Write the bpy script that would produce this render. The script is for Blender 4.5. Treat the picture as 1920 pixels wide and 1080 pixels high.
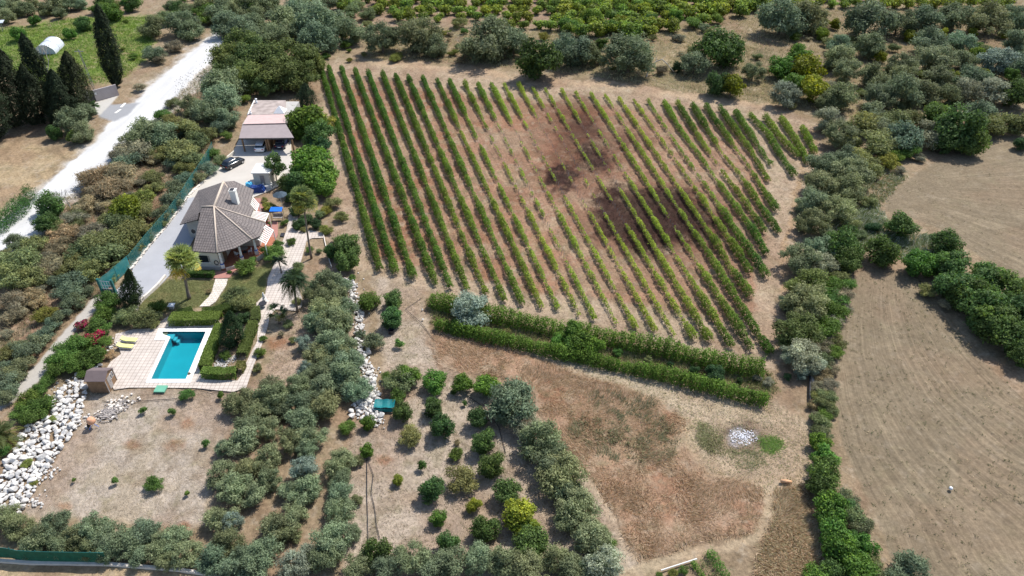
import bpy, math, random
import numpy as np
from mathutils import Vector

# ------------------------------------------------------------------ camera, sky, sun, exposure
scene = bpy.context.scene
for o in list(bpy.data.objects):
    bpy.data.objects.remove(o)
CAM_H, PITCH, LENS = 60.0, math.radians(37.0), 25.7
F = LENS / 36.0 * 1920.0
CP, SP = math.cos(PITCH), math.sin(PITCH)
cam_data = bpy.data.cameras.new('camera')
cam_data.lens = LENS
cam_data.sensor_width = 36.0
cam_data.clip_start = 0.5
cam_data.clip_end = 9000.0
cam = bpy.data.objects.new('camera', cam_data)
scene.collection.objects.link(cam)
cam.location = (0, 0, CAM_H)
cam.rotation_euler = (math.pi / 2 - PITCH, 0, 0)
scene.camera = cam

SUN_AZ = math.radians(42.0)      # sun stands far right, behind the vineyard
SUN_EL = math.radians(54.0)
world = bpy.data.worlds.new('World')
scene.world = world
world.use_nodes = True
wn = world.node_tree.nodes
wl = world.node_tree.links
for n in list(wn):
    wn.remove(n)
wo = wn.new('ShaderNodeOutputWorld')
bg = wn.new('ShaderNodeBackground')
sky = wn.new('ShaderNodeTexSky')
sky.sky_type = 'NISHITA'
sky.sun_disc = False
sky.sun_elevation = SUN_EL
sky.sun_rotation = SUN_AZ
sky.air_density = 1.0
sky.dust_density = 1.0
bg.inputs['Strength'].default_value = 0.14
wl.new(sky.outputs[0], bg.inputs['Color'])
wl.new(bg.outputs[0], wo.inputs['Surface'])

sd = bpy.data.lights.new('sun', 'SUN')
sd.energy = 4.6
sd.angle = math.radians(0.5)
sd.color = (1.0, 0.96, 0.90)
sun = bpy.data.objects.new('sun', sd)
scene.collection.objects.link(sun)
sdir = Vector((math.sin(SUN_AZ) * math.cos(SUN_EL), math.cos(SUN_AZ) * math.cos(SUN_EL), math.sin(SUN_EL)))
sun.rotation_euler = (-sdir).to_track_quat('-Z', 'Y').to_euler()
sun.location = (60, 60, 90)

scene.view_settings.view_transform = 'Standard'
scene.view_settings.look = 'None'
scene.view_settings.gamma = 1.0
scene.view_settings.exposure = 0.36
scene.view_settings.use_curve_mapping = False

# ------------------------------------------------------------------ helpers
RNG = np.random.default_rng(7)
random.seed(7)
COL = scene.collection

def P(px, py, h=0.0):
    """point of the place at height h that the survey photo shows at pixel px, py (1920 x 1080)"""
    v = (py - 540.0) / F
    u = (px - 960.0) / F
    z = (CAM_H - h) / (SP + CP * v)
    return (u * z, z * (CP - SP * v), h)

def depth(py, h=0.0):
    return (CAM_H - h) / (SP + CP * (py - 540.0) / F)

def to_px(X, Y, Z=0.0):
    dz = CAM_H - Z
    zc = Y * CP + dz * SP
    return 960 + F * X / zc, 540 + F * (dz * CP - Y * SP) / zc

def lin(c):
    c = c / 255.0
    return c / 12.92 if c <= 0.04045 else ((c + 0.055) / 1.055) ** 2.4

GAIN = 1.72
def seen(r, g, b, k=1.0):
    return (lin(r) / GAIN * k, lin(g) / GAIN * k, lin(b) / GAIN * k)

def tag(o, label=None, cat=None, group=None, kind=None):
    if label: o['label'] = label
    if cat: o['category'] = cat
    if group: o['group'] = group
    if kind: o['kind'] = kind
    return o

def thing(name, label, cat, loc=(0, 0, 0), group=None, rz=0.0):
    o = bpy.data.objects.new(name, None)
    o.empty_display_size = 0.3
    COL.objects.link(o)
    o.location = loc
    o.rotation_euler = (0, 0, rz)
    tag(o, label, cat, group)
    return o

def origin_of(parent):
    x = Vector((0, 0, 0))
    while parent is not None:
        x += parent.location
        parent = parent.parent
    return x

class MB:
    """collects faces (world coordinates) for one mesh object"""
    def __init__(s):
        s.v = []; s.f = []; s.uv = []; s.smooth = False
    def face(s, pts, uv=None):
        b = len(s.v)
        s.v += [tuple(p) for p in pts]
        s.f.append(tuple(range(b, b + len(pts))))
        s.uv.append(uv)
    def box(s, x0, x1, y0, y1, z0, z1, rz=0.0, piv=None):
        c = [(x0, y0), (x1, y0), (x1, y1), (x0, y1)]
        if rz:
            if piv is None: piv = ((x0 + x1) / 2, (y0 + y1) / 2)
            cs, sn = math.cos(rz), math.sin(rz)
            c = [(piv[0] + (x - piv[0]) * cs - (y - piv[1]) * sn, piv[1] + (x - piv[0]) * sn + (y - piv[1]) * cs) for x, y in c]
        s.prism(c, z0, z1)
    def prism(s, c, z0, z1):
        n = len(c)
        a = sum(c[i][0] * c[(i + 1) % n][1] - c[(i + 1) % n][0] * c[i][1] for i in range(n))
        if a < 0: c = c[::-1]
        s.face([(x, y, z1) for x, y in c])
        s.face([(x, y, z0) for x, y in c[::-1]])
        for i in range(n):
            p, q = c[i], c[(i + 1) % n]
            s.face([(p[0], p[1], z0), (q[0], q[1], z0), (q[0], q[1], z1), (p[0], p[1], z1)])
    def tube(s, pts, r, n=8, cap=True):
        pts = [Vector(p) for p in pts]
        rs = r if isinstance(r, (list, tuple)) else [r] * len(pts)
        b = len(s.v)
        for i, p in enumerate(pts):
            d = (pts[min(i + 1, len(pts) - 1)] - pts[max(i - 1, 0)]).normalized()
            up = Vector((0, 0, 1)) if abs(d.z) < 0.9 else Vector((1, 0, 0))
            a = d.cross(up).normalized(); c = a.cross(d).normalized()
            for k in range(n):
                t = 2 * math.pi * k / n
                s.v.append(tuple(p + a * (rs[i] * math.cos(t)) + c * (rs[i] * math.sin(t))))
        for i in range(len(pts) - 1):
            for k in range(n):
                k2 = (k + 1) % n
                s.f.append((b + i * n + k, b + i * n + k2, b + (i + 1) * n + k2, b + (i + 1) * n + k)); s.uv.append(None)
        if cap:
            s.f.append(tuple(b + k for k in range(n))[::-1]); s.uv.append(None)
            s.f.append(tuple(b + (len(pts) - 1) * n + k for k in range(n))); s.uv.append(None)
    def loft(s, rings, cap=True):
        b = len(s.v); n = len(rings[0])
        for r in rings: s.v += [tuple(p) for p in r]
        for i in range(len(rings) - 1):
            for k in range(n):
                k2 = (k + 1) % n
                s.f.append((b + i * n + k, b + i * n + k2, b + (i + 1) * n + k2, b + (i + 1) * n + k)); s.uv.append(None)
        if cap:
            s.f.append(tuple(b + k for k in range(n))[::-1]); s.uv.append(None)
            s.f.append(tuple(b + (len(rings) - 1) * n + k for k in range(n))); s.uv.append(None)
    def lathe(s, prof, cx, cy, n=20):
        s.loft([[(cx + r * math.cos(2 * math.pi * k / n), cy + r * math.sin(2 * math.pi * k / n), z) for k in range(n)] for r, z in prof])
    def build(s, name, mat, parent=None, smooth=False, color=None, bevel=0.0):
        off = origin_of(parent)
        me = bpy.data.meshes.new(name)
        me.from_pydata([(x - off.x, y - off.y, z - off.z) for x, y, z in s.v], [], s.f)
        if any(u is not None for u in s.uv):
            uvl = me.uv_layers.new(name='UVMap')
            i = 0
            for f, u in zip(s.f, s.uv):
                for k in range(len(f)):
                    uvl.data[i].uv = u[k] if u else (0, 0)
                    i += 1
        me.materials.append(mat)
        if smooth:
            me.polygons.foreach_set('use_smooth', [True] * len(me.polygons))
        me.update()
        o = bpy.data.objects.new(name, me)
        COL.objects.link(o)
        if parent is not None: o.parent = parent
        if color: o.color = (*color, 1)
        if bevel:
            m = o.modifiers.new('bevel', 'BEVEL'); m.width = bevel; m.segments = 2; m.limit_method = 'ANGLE'
        return o

# ------------------------------------------------------------------ materials
def newmat(name):
    m = bpy.data.materials.new(name)
    m.use_nodes = True
    nt = m.node_tree
    b = nt.nodes['Principled BSDF']
    return m, nt, b

def N(nt, t, **kw):
    n = nt.nodes.new(t)
    for k, v in kw.items():
        setattr(n, k, v)
    return n

def plain(name, col, rough=0.75, var=0.12, scale=2.5, bump=0.0, metal=0.0, spec=0.3, bscale=None, stain=0.0):
    """procedural paint / plaster / metal: base colour broken by two noises"""
    m, nt, b = newmat(name)
    L = nt.links
    tc = N(nt, 'ShaderNodeTexCoord')
    n1 = N(nt, 'ShaderNodeTexNoise'); n1.inputs['Scale'].default_value = scale; n1.inputs['Detail'].default_value = 6
    L.new(tc.outputs['Object'], n1.inputs['Vector'])
    mr = N(nt, 'ShaderNodeMapRange'); mr.inputs[1].default_value = 0.25; mr.inputs[2].default_value = 0.75
    mr.inputs[3].default_value = 1 - var; mr.inputs[4].default_value = 1 + var
    L.new(n1.outputs[0], mr.inputs[0])
    mul = N(nt, 'ShaderNodeVectorMath', operation='SCALE')
    mul.inputs[0].default_value = col
    L.new(mr.outputs[0], mul.inputs['Scale'])
    L.new(mul.outputs[0], b.inputs['Base Color'])
    b.inputs['Roughness'].default_value = rough
    b.inputs['Metallic'].default_value = metal
    b.inputs['Specular IOR Level'].default_value = spec
    if bump:
        n2 = N(nt, 'ShaderNodeTexNoise'); n2.inputs['Scale'].default_value = bscale or scale * 6; n2.inputs['Detail'].default_value = 8
        L.new(tc.outputs['Object'], n2.inputs['Vector'])
        bp = N(nt, 'ShaderNodeBump'); bp.inputs['Strength'].default_value = bump; bp.inputs['Distance'].default_value = 0.05
        L.new(n2.outputs[0], bp.inputs['Height']); L.new(bp.outputs[0], b.inputs['Normal'])
    return m

def foliage_mat(name, transl=0.25, rough=0.68):
    m, nt, b = newmat(name)
    L = nt.links
    oi = N(nt, 'ShaderNodeObjectInfo')
    at = N(nt, 'ShaderNodeAttribute', attribute_name='tone')
    hs = N(nt, 'ShaderNodeHueSaturation')
    mr = N(nt, 'ShaderNodeMapRange'); mr.inputs[3].default_value = 0.487; mr.inputs[4].default_value = 0.513
    L.new(oi.outputs['Random'], mr.inputs[0]); L.new(mr.outputs[0], hs.inputs['Hue'])
    ml = N(nt, 'ShaderNodeMix', data_type='RGBA', blend_type='MULTIPLY')
    ml.inputs[0].default_value = 1.0
    L.new(oi.outputs['Color'], ml.inputs[6]); L.new(at.outputs['Color'], ml.inputs[7])
    L.new(ml.outputs[2], hs.inputs['Color'])
    L.new(hs.outputs[0], b.inputs['Base Color'])
    b.inputs['Roughness'].default_value = rough
    b.inputs['Specular IOR Level'].default_value = 0.16
    tr = N(nt, 'ShaderNodeBsdfTranslucent')
    hs2 = N(nt, 'ShaderNodeHueSaturation'); hs2.inputs['Value'].default_value = 1.3; hs2.inputs['Saturation'].default_value = 1.1
    L.new(hs.outputs[0], hs2.inputs['Color']); L.new(hs2.outputs[0], tr.inputs['Color'])
    mx = N(nt, 'ShaderNodeMixShader'); mx.inputs[0].default_value = transl
    out = nt.nodes['Material Output']
    L.new(b.outputs[0], mx.inputs[1]); L.new(tr.outputs[0], mx.inputs[2]); L.new(mx.outputs[0], out.inputs['Surface'])
    return m

M = {}
M['leaf'] = foliage_mat('leaf', 0.34)
M['bark'] = plain('bark', (0.16, 0.125, 0.09), 0.95, 0.3, 8, 0.6)
M['palmbark'] = plain('palm_bark', (0.20, 0.16, 0.125), 0.95, 0.3, 6, 0.6)
M['deadwood'] = plain('dead_wood', (0.42, 0.38, 0.33), 0.9, 0.2, 6, 0.3)
M['white'] = plain('white_render', (0.78, 0.76, 0.71), 0.85, 0.06, 1.2, 0.15)
M['cream'] = plain('cream_render', (0.62, 0.57, 0.48), 0.85, 0.08, 1.2, 0.15)
M['grey'] = plain('grey_render', (0.42, 0.40, 0.37), 0.9, 0.12, 1.5, 0.2)
M['blue'] = plain('blue_paint', (0.02, 0.09, 0.42), 0.5, 0.1)
M['dark'] = plain('dark_metal', (0.03, 0.03, 0.035), 0.5, 0.2)
M['pink'] = plain('pink_tile', seen(208, 150, 138), 0.85, 0.10, 3.0, 0.1)
M['terracotta'] = plain('terracotta', (0.34, 0.13, 0.075), 0.8, 0.18, 3.0, 0.1)
M['beige'] = plain('beige_ridge', (0.52, 0.43, 0.35), 0.85, 0.12, 3.0, 0.1)
M['greenmetal'] = plain('green_metal', (0.02, 0.13, 0.12), 0.5, 0.15)
M['steel'] = plain('galvanised', (0.5, 0.5, 0.5), 0.4, 0.1, 4, 0, 0.7)
M['wood'] = plain('shed_wood', (0.21, 0.13, 0.075), 0.8, 0.25, 3.0, 0.2)
M['shedroof'] = plain('shed_felt', (0.155, 0.12, 0.118), 0.9, 0.12, 2.0, 0.2)
M['greywood'] = plain('grey_wood', (0.30, 0.27, 0.25), 0.85, 0.15, 4.0, 0.2)
M['yellow'] = plain('yellow_cushion', (0.74, 0.72, 0.27), 0.9, 0.05, 4.0)
M['whiteplastic'] = plain('white_plastic', (0.75, 0.75, 0.75), 0.4, 0.05)
M['orange'] = plain('orange_paint', (0.62, 0.33, 0.20), 0.7, 0.2, 5)
M['log'] = plain('pale_log', (0.62, 0.36, 0.2), 0.8, 0.25, 6, 0.3)
M['lid'] = plain('green_lid', (0.14, 0.38, 0.26), 0.6, 0.08)
M['tyre'] = plain('tyre', (0.02, 0.02, 0.02), 0.9, 0.1)
M['glass'] = plain('car_glass', (0.02, 0.03, 0.04), 0.08, 0.05, spec=0.6)
M['bluetarp'] = plain('blue_tarpaulin', (0.012, 0.045, 0.20), 0.5, 0.3, 3, 0.5)
M['cyantarp'] = plain('pale_blue_plastic', (0.10, 0.46, 0.70), 0.35, 0.3, 5, 0.3)
M['bluepl'] = plain('blue_plastic', (0.02, 0.16, 0.62), 0.35, 0.1)
M['tealnet'] = plain('teal_netting', (0.008, 0.16, 0.17), 0.6, 0.2, 3, 0.3)
M['screen'] = plain('green_screen_cloth', (0.010, 0.105, 0.062), 0.7, 0.3, 2.2, 0.3)
M['kerb'] = plain('pale_kerb', (0.66, 0.60, 0.53), 0.9, 0.12, 2, 0.3)
M['rubber'] = plain('black_pipe', (0.03, 0.03, 0.035), 0.6, 0.1)
M['coping'] = plain('white_coping', (0.86, 0.85, 0.82), 0.6, 0.04, 2)
M['rockw'] = plain('white_limestone', (0.57, 0.545, 0.51), 0.9, 0.34, 1.1, 0.7, bscale=5)
M['carport'] = plain('corrugated_grey_pink', (0.30, 0.25, 0.245), 0.7, 0.08, 1.2, 0.05)
M['pinkroof'] = plain('pink_flat_roof', (0.55, 0.40, 0.37), 0.85, 0.10, 1.5, 0.1)
M['polyfilm'] = plain('greenhouse_film', (0.52, 0.55, 0.60), 0.35, 0.15, 1.5, 0.4)
M['whiteflower'] = plain('white_petals', (0.7, 0.7, 0.62), 0.8, 0.1)

def paving(name, c1, c2, joint, sx=0.5, sy=0.5, off=0.0, msize=0.03):
    m, nt, b = newmat(name)
    L = nt.links
    tc = N(nt, 'ShaderNodeTexCoord')
    br = N(nt, 'ShaderNodeTexBrick'); br.offset = off; br.squash = 1.0
    br.inputs['Color1'].default_value = (*c1, 1); br.inputs['Color2'].default_value = (*c2, 1); br.inputs['Mortar'].default_value = (*joint, 1)
    br.inputs['Scale'].default_value = 1.0; br.inputs['Mortar Size'].default_value = msize
    br.inputs['Brick Width'].default_value = sx; br.inputs['Row Height'].default_value = sy; br.inputs['Mortar Smooth'].default_value = 0.3
    L.new(tc.outputs['Object'], br.inputs['Vector'])
    n1 = N(nt, 'ShaderNodeTexNoise'); n1.inputs['Scale'].default_value = 0.8; n1.inputs['Detail'].default_value = 7
    L.new(tc.outputs['Object'], n1.inputs['Vector'])
    mr = N(nt, 'ShaderNodeMapRange'); mr.inputs[1].default_value = 0.25; mr.inputs[2].default_value = 0.75; mr.inputs[3].default_value = 0.84; mr.inputs[4].default_value = 1.1
    L.new(n1.outputs[0], mr.inputs[0])
    mul = N(nt, 'ShaderNodeVectorMath', operation='SCALE')
    L.new(br.outputs[0], mul.inputs[0]); L.new(mr.outputs[0], mul.inputs['Scale'])
    L.new(mul.outputs[0], b.inputs['Base Color'])
    b.inputs['Roughness'].default_value = 0.85
    return m
M['paving'] = paving('terrace_paving', (0.56, 0.495, 0.435), (0.52, 0.455, 0.40), (0.31, 0.25, 0.21), 0.52, 0.52, 0.0, 0.035)
M['stone_path'] = paving('path_slabs', (0.66, 0.60, 0.53), (0.58, 0.53, 0.46), (0.33, 0.29, 0.24), 0.55, 0.4, 0.5, 0.035)

def roof_mat(name, c1, c2, joint):
    m, nt, b = newmat(name)
    L = nt.links
    uv = N(nt, 'ShaderNodeUVMap')
    br = N(nt, 'ShaderNodeTexBrick'); br.offset = 0.0; br.squash = 1.0
    br.inputs['Color1'].default_value = (*c1, 1); br.inputs['Color2'].default_value = (*c2, 1); br.inputs['Mortar'].default_value = (*joint, 1)
    br.inputs['Scale'].default_value = 1.0; br.inputs['Mortar Size'].default_value = 0.045
    br.inputs['Brick Width'].default_value = 0.36; br.inputs['Row Height'].default_value = 0.44; br.inputs['Mortar Smooth'].default_value = 0.6
    L.new(uv.outputs[0], br.inputs['Vector'])
    n1 = N(nt, 'ShaderNodeTexNoise'); n1.inputs['Scale'].default_value = 0.9; n1.inputs['Detail'].default_value = 8
    L.new(uv.outputs[0], n1.inputs['Vector'])
    n3 = N(nt, 'ShaderNodeTexNoise'); n3.inputs['Scale'].default_value = 4.0; n3.inputs['Detail'].default_value = 3
    L.new(uv.outputs[0], n3.inputs['Vector'])
    ad = N(nt, 'ShaderNodeMath', operation='ADD'); L.new(n1.outputs[0], ad.inputs[0]); L.new(n3.outputs[0], ad.inputs[1])
    mr = N(nt, 'ShaderNodeMapRange'); mr.inputs[1].default_value = 0.65; mr.inputs[2].default_value = 1.35; mr.inputs[3].default_value = 0.78; mr.inputs[4].default_value = 1.22
    L.new(ad.outputs[0], mr.inputs[0])
    mul = N(nt, 'ShaderNodeVectorMath', operation='SCALE')
    L.new(br.outputs[0], mul.inputs[0]); L.new(mr.outputs[0], mul.inputs['Scale'])
    L.new(mul.outputs[0], b.inputs['Base Color'])
    wv = N(nt, 'ShaderNodeTexWave'); wv.wave_type = 'BANDS'; wv.bands_direction = 'X'; wv.inputs['Scale'].default_value = 1.0 / 0.36 / 2 * math.pi / 3.14159 * 1.0
    L.new(uv.outputs[0], wv.inputs['Vector'])
    bp = N(nt, 'ShaderNodeBump'); bp.inputs['Strength'].default_value = 0.5; bp.inputs['Distance'].default_value = 0.06
    L.new(br.outputs['Fac'], bp.inputs['Height']); bp.invert = True
    L.new(bp.outputs[0], b.inputs['Normal'])
    b.inputs['Roughness'].default_value = 0.8
    return m
M['roof'] = roof_mat('grey_roof_tiles', (0.205, 0.172, 0.158), (0.155, 0.134, 0.126), (0.065, 0.052, 0.05))

def ground_mat():
    m, nt, b = newmat('ground_soil')
    L = nt.links
    at = N(nt, 'ShaderNodeAttribute', attribute_name='soil')
    st = N(nt, 'ShaderNodeAttribute', attribute_name='flow')
    tc = N(nt, 'ShaderNodeTexCoord')
    def noise(sc, det, vec, rough=0.6):
        n = N(nt, 'ShaderNodeTexNoise'); n.inputs['Scale'].default_value = sc; n.inputs['Detail'].default_value = det; n.inputs['Roughness'].default_value = rough
        L.new(vec, n.inputs['Vector']); return n.outputs[0]
    def rng(x, a, b2, c, d):
        r = N(nt, 'ShaderNodeMapRange'); r.inputs[1].default_value = a; r.inputs[2].default_value = b2; r.inputs[3].default_value = c; r.inputs[4].default_value = d
        L.new(x, r.inputs[0]); return r.outputs[0]
    fine = rng(noise(2.6, 8, tc.outputs['Object'], 0.75), 0.3, 0.7, 0.60, 1.38)
    mid = rng(noise(0.35, 5, tc.outputs['Object']), 0.3, 0.7, 0.88, 1.12)
    mp = N(nt, 'ShaderNodeMapping'); mp.inputs['Scale'].default_value = (1.9, 0.05, 1)
    L.new(st.outputs['Vector'], mp.inputs['Vector'])
    sk = rng(noise(1.0, 5, mp.outputs[0], 0.65), 0.3, 0.7, -0.36, 0.36)
    sep = N(nt, 'ShaderNodeSeparateXYZ'); L.new(st.outputs['Vector'], sep.inputs[0])
    w = N(nt, 'ShaderNodeMath', operation='MULTIPLY_ADD'); L.new(sk, w.inputs[0]); L.new(sep.outputs['Z'], w.inputs[1]); w.inputs[2].default_value = 1.0
    a = N(nt, 'ShaderNodeMath', operation='MULTIPLY'); L.new(fine, a.inputs[0]); L.new(mid, a.inputs[1])
    c = N(nt, 'ShaderNodeMath', operation='MULTIPLY'); L.new(a.outputs[0], c.inputs[0]); L.new(w.outputs[0], c.inputs[1])
    # how strongly this soil is broken up: alpha channel of the attribute
    mx = N(nt, 'ShaderNodeMix', data_type='FLOAT'); mx.inputs[2].default_value = 1.0
    L.new(at.outputs['Alpha'], mx.inputs[0]); L.new(c.outputs[0], mx.inputs[3])
    mul = N(nt, 'ShaderNodeVectorMath', operation='SCALE')
    L.new(at.outputs['Color'], mul.inputs[0]); L.new(mx.outputs[0], mul.inputs['Scale'])
    L.new(mul.outputs[0], b.inputs['Base Color'])
    b.inputs['Roughness'].default_value = 0.95
    b.inputs['Specular IOR Level'].default_value = 0.1
    bp = N(nt, 'ShaderNodeBump'); bp.inputs['Distance'].default_value = 0.12
    L.new(at.outputs['Alpha'], bp.inputs['Strength'])
    L.new(noise(3.2, 8, tc.outputs['Object'], 0.75), bp.inputs['Height'])
    L.new(bp.outputs[0], b.inputs['Normal'])
    return m
M['soil'] = ground_mat()

# ------------------------------------------------------------------ ground (one sheet, split where its surface changes)
def vnoise(x, y, seed=0):
    """smooth value noise on arrays"""
    xi = np.floor(x).astype(np.int64); yi = np.floor(y).astype(np.int64)
    xf = x - xi; yf = y - yi
    xf = xf * xf * (3 - 2 * xf); yf = yf * yf * (3 - 2 * yf)
    def h(a, b):
        n = (a * 374761393 + b * 668265263 + seed * 1442695041) & 0x7fffffff
        n = ((n ^ (n >> 13)) * 1274126177) & 0x7fffffff
        n = (n ^ (n >> 16)) & 0xffff
        return n / 65535.0
    return (h(xi, yi) * (1 - xf) + h(xi + 1, yi) * xf) * (1 - yf) + (h(xi, yi + 1) * (1 - xf) + h(xi + 1, yi + 1) * xf) * yf

def fbm(x, y, seed=0, octv=4):
    s = 0; a = 0.5
    for i in range(octv):
        s = s + a * vnoise(x * 2 ** i, y * 2 ** i, seed + i); a *= 0.5
    return s / (1 - 0.5 ** octv)

def sdist(px, py, poly):
    """signed distance to polygon in px, positive inside"""
    n = len(poly)
    d = np.full(px.shape, 1e9); ins = np.zeros(px.shape, bool)
    for i in range(n):
        x0, y0 = poly[i]; x1, y1 = poly[(i + 1) % n]
        dx, dy = x1 - x0, y1 - y0
        t = np.clip(((px - x0) * dx + (py - y0) * dy) / (dx * dx + dy * dy + 1e-9), 0, 1)
        d = np.minimum(d, np.hypot(px - x0 - t * dx, py - y0 - t * dy))
        c = ((y0 > py) != (y1 > py))
        with np.errstate(divide='ignore', invalid='ignore'):
            xx = (x1 - x0) * (py - y0) / (y1 - y0 + 1e-12) + x0
        ins ^= c & (px < xx)
    return np.where(ins, d, -d)

ZONES = {
 'vine': [(596,112),(700,122),(850,135),(1000,150),(1200,170),(1400,200),(1480,205),(1540,240),(1552,300),(1500,420),(1470,520),(1470,600),(1465,680),(1440,690),(1250,640),(1050,595),(930,575),(800,545),(720,520),(640,500)],
 'vinesoil': [(612,150),(700,150),(850,170),(960,190),(1130,200),(1300,215),(1400,240),(1440,330),(1440,440),(1410,520),(1420,580),(1380,610),(1200,570),(1000,545),(860,515),(770,500),(712,480),(670,360),(640,250)],
 'road': [(403,64),(414,78),(396,112),(362,140),(325,182),(287,222),(250,262),(217,290),(182,322),(150,352),(110,372),(75,402),(66,440),(15,468),(-60,500),(-200,540),(-200,520),(-60,455),(0,422),(60,376),(110,328),(180,268),(205,235),(232,215),(275,172),(330,125),(370,92)],
 'roadedge': [(403,60),(425,75),(410,120),(385,160),(340,195),(300,235),(262,275),(235,295),(190,332),(150,362),(120,390),(90,420),(70,460),(15,480),(-60,515),(-60,435),(0,405),(60,360),(110,318),(170,262),(205,225),(232,200),(275,160),(330,113),(370,80)],
 'apron': [(165,195),(222,178),(190,218),(165,205)],
 'asphalt': [(186,218),(208,195),(262,192),(240,215),(215,228)],
 'greenf': [(-200,60),(0,52),(70,48),(130,35),(200,28),(255,32),(300,30),(290,60),(285,90),(262,118),(238,140),(215,155),(165,160),(100,170),(40,140),(-50,140),(-200,140)],
 'dryf': [(-200,285),(0,268),(60,270),(110,285),(150,280),(110,318),(50,368),(0,412),(-200,490)],
 'scrub': [(410,85),(420,240),(400,270),(345,385),(300,430),(240,500),(190,545),(120,610),(50,690),(0,740),(-200,850),(-200,540),(0,480),(70,445),(110,375),(180,325),(285,225),(395,118)],
 'lpath': [(170,562),(197,546),(212,552),(197,560),(166,596),(142,620),(104,668),(85,702),(48,735),(10,763),(-150,860),(-150,830),(0,748),(58,692),(90,655),(130,610)],
 'lot': [(160,735),(240,730),(440,735),(430,780),(410,860),(390,950),(400,985),(300,985),(100,965),(40,965),(90,870),(150,790)],
 'strip': [(-200,1048),(0,1048),(205,1056),(330,1068),(420,1085),(420,1400),(-200,1400)],
 'garden': [(500,700),(520,600),(560,585),(600,520),(610,440),(640,430),(660,520),(690,600),(650,650),(560,720),(480,740),(440,735)],
 'orch': [(700,520),(790,540),(800,640),(850,700),(1000,760),(1090,900),(1170,1010),(1200,1080),(640,1080),(660,800),(700,790),(740,790)],
 'meadow': [(806,640),(850,612),(950,650),(1080,700),(1250,755),(1285,790),(1285,840),(1330,890),(1430,915),(1425,965),(1410,1000),(1330,1005),(1260,1035),(1200,1045),(1170,1000),(1130,930),(1075,850),(1010,770),(985,720),(900,700),(830,690)],
 'meadowg': [(1060,760),(1130,730),(1220,745),(1265,800),(1275,855),(1200,870),(1120,860),(1075,820)],
 'meadow2': [(1455,920),(1510,905),(1525,960),(1540,1080),(1560,1200),(1400,1200),(1425,1040),(1450,970)],
 'straw': [(850,600),(1000,655),(1200,705),(1450,755),(1520,790),(1520,900),(1440,925),(1330,880),(1290,830),(1285,780),(1200,735),(1080,695),(950,645)],
 'fieldA': [(1660,372),(1690,345),(1760,297),(1850,262),(1900,250),(2100,180),(2500,200),(2500,700),(2100,620),(1920,528),(1880,512),(1810,462),(1755,425),(1700,405),(1665,395)],
 'fieldB': [(1592,530),(1612,508),(1660,502),(1700,512),(1740,528),(1752,560),(1790,610),(1830,660),(1870,700),(1920,745),(2100,850),(2500,1000),(2500,1500),(1900,1500),(1720,1120),(1670,1050),(1650,980),(1610,900),(1580,830),(1562,740),(1556,660),(1565,600),(1590,560)],
 'pathside': [(640,150),(700,150),(640,150)],
 'bank': [(680,60),(900,50),(1100,60),(1290,60),(1450,90),(1520,200),(1400,190),(1300,175),(1100,140),(900,120),(690,110)],
 'toporch': [(560,-300),(600,10),(690,40),(800,50),(1000,58),(1150,66),(1280,55),(1420,25),(2400,5),(2400,-300)],
 'lawn1': [(314,524),(404,524),(400,545),(376,574),(345,580),(300,585),(262,588),(258,575),(280,552)],
 'lawn2': [(427,524),(440,514),(470,505),(508,492),(521,488),(518,500),(500,520),(497,548),(482,566),(470,585),(420,580),(395,572),(408,560),(420,540)],
 'between': [(800,560),(850,575),(1000,615),(1140,640),(1300,670),(1440,695),(1460,730),(1440,752),(1300,722),(1100,680),(950,645),(850,622),(810,605)],
 'groveg0': [(1240,40),(1430,10),(2400,-60),(2400,230),(1560,260),(1500,330),(1540,230),(1400,185),(1290,172)],
 'seedbed': [(1210,1085),(1330,1035),(1400,1085),(1440,1160),(1200,1160)],
}
BURNT = [(1087,239,38,26,.45),(1108,294,32,26,.8),(1052,332,34,24,.95),(1175,262,34,20,.45),(1100,270,60,60,.2),
         (1135,385,30,38,.9),(1160,362,20,22,.8),(1205,400,55,42,1.0),(1165,420,45,35,.9),(1255,378,45,28,.9),(1262,415,62,42,1.0),(1300,425,45,35,.6),(1210,445,55,35,.7),(1215,410,120,75,.35)]

def soft(d, w): return np.clip(d / w + 0.5, 0, 1)

gx = np.concatenate([np.linspace(-900, -40, 90), np.linspace(-36, 1956, 830), np.linspace(1964, 2900, 90)])
gy = np.concatenate([np.linspace(-380, -30, 110), np.linspace(-27, 1107, 500), np.linspace(1115, 1900, 60)])
PX, PY = np.meshgrid(gx, gy)
V = (PY - 540) / F; U = (PX - 960) / F
ZD = CAM_H / (SP + CP * V)
X = U * ZD; Y = ZD * (CP - SP * V)
wob = (fbm(X / 2.2, Y / 2.2, 5) - 0.5)
wob2 = (fbm(X / 0.7, Y / 0.7, 9, 3) - 0.5)
jx = PX + wob * 26 + wob2 * 10
jy = PY + (fbm(X / 2.2 + 50, Y / 2.2, 6) - 0.5) * 20 + (fbm(X / 0.7, Y / 0.7 + 40, 8, 3) - 0.5) * 8

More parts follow.
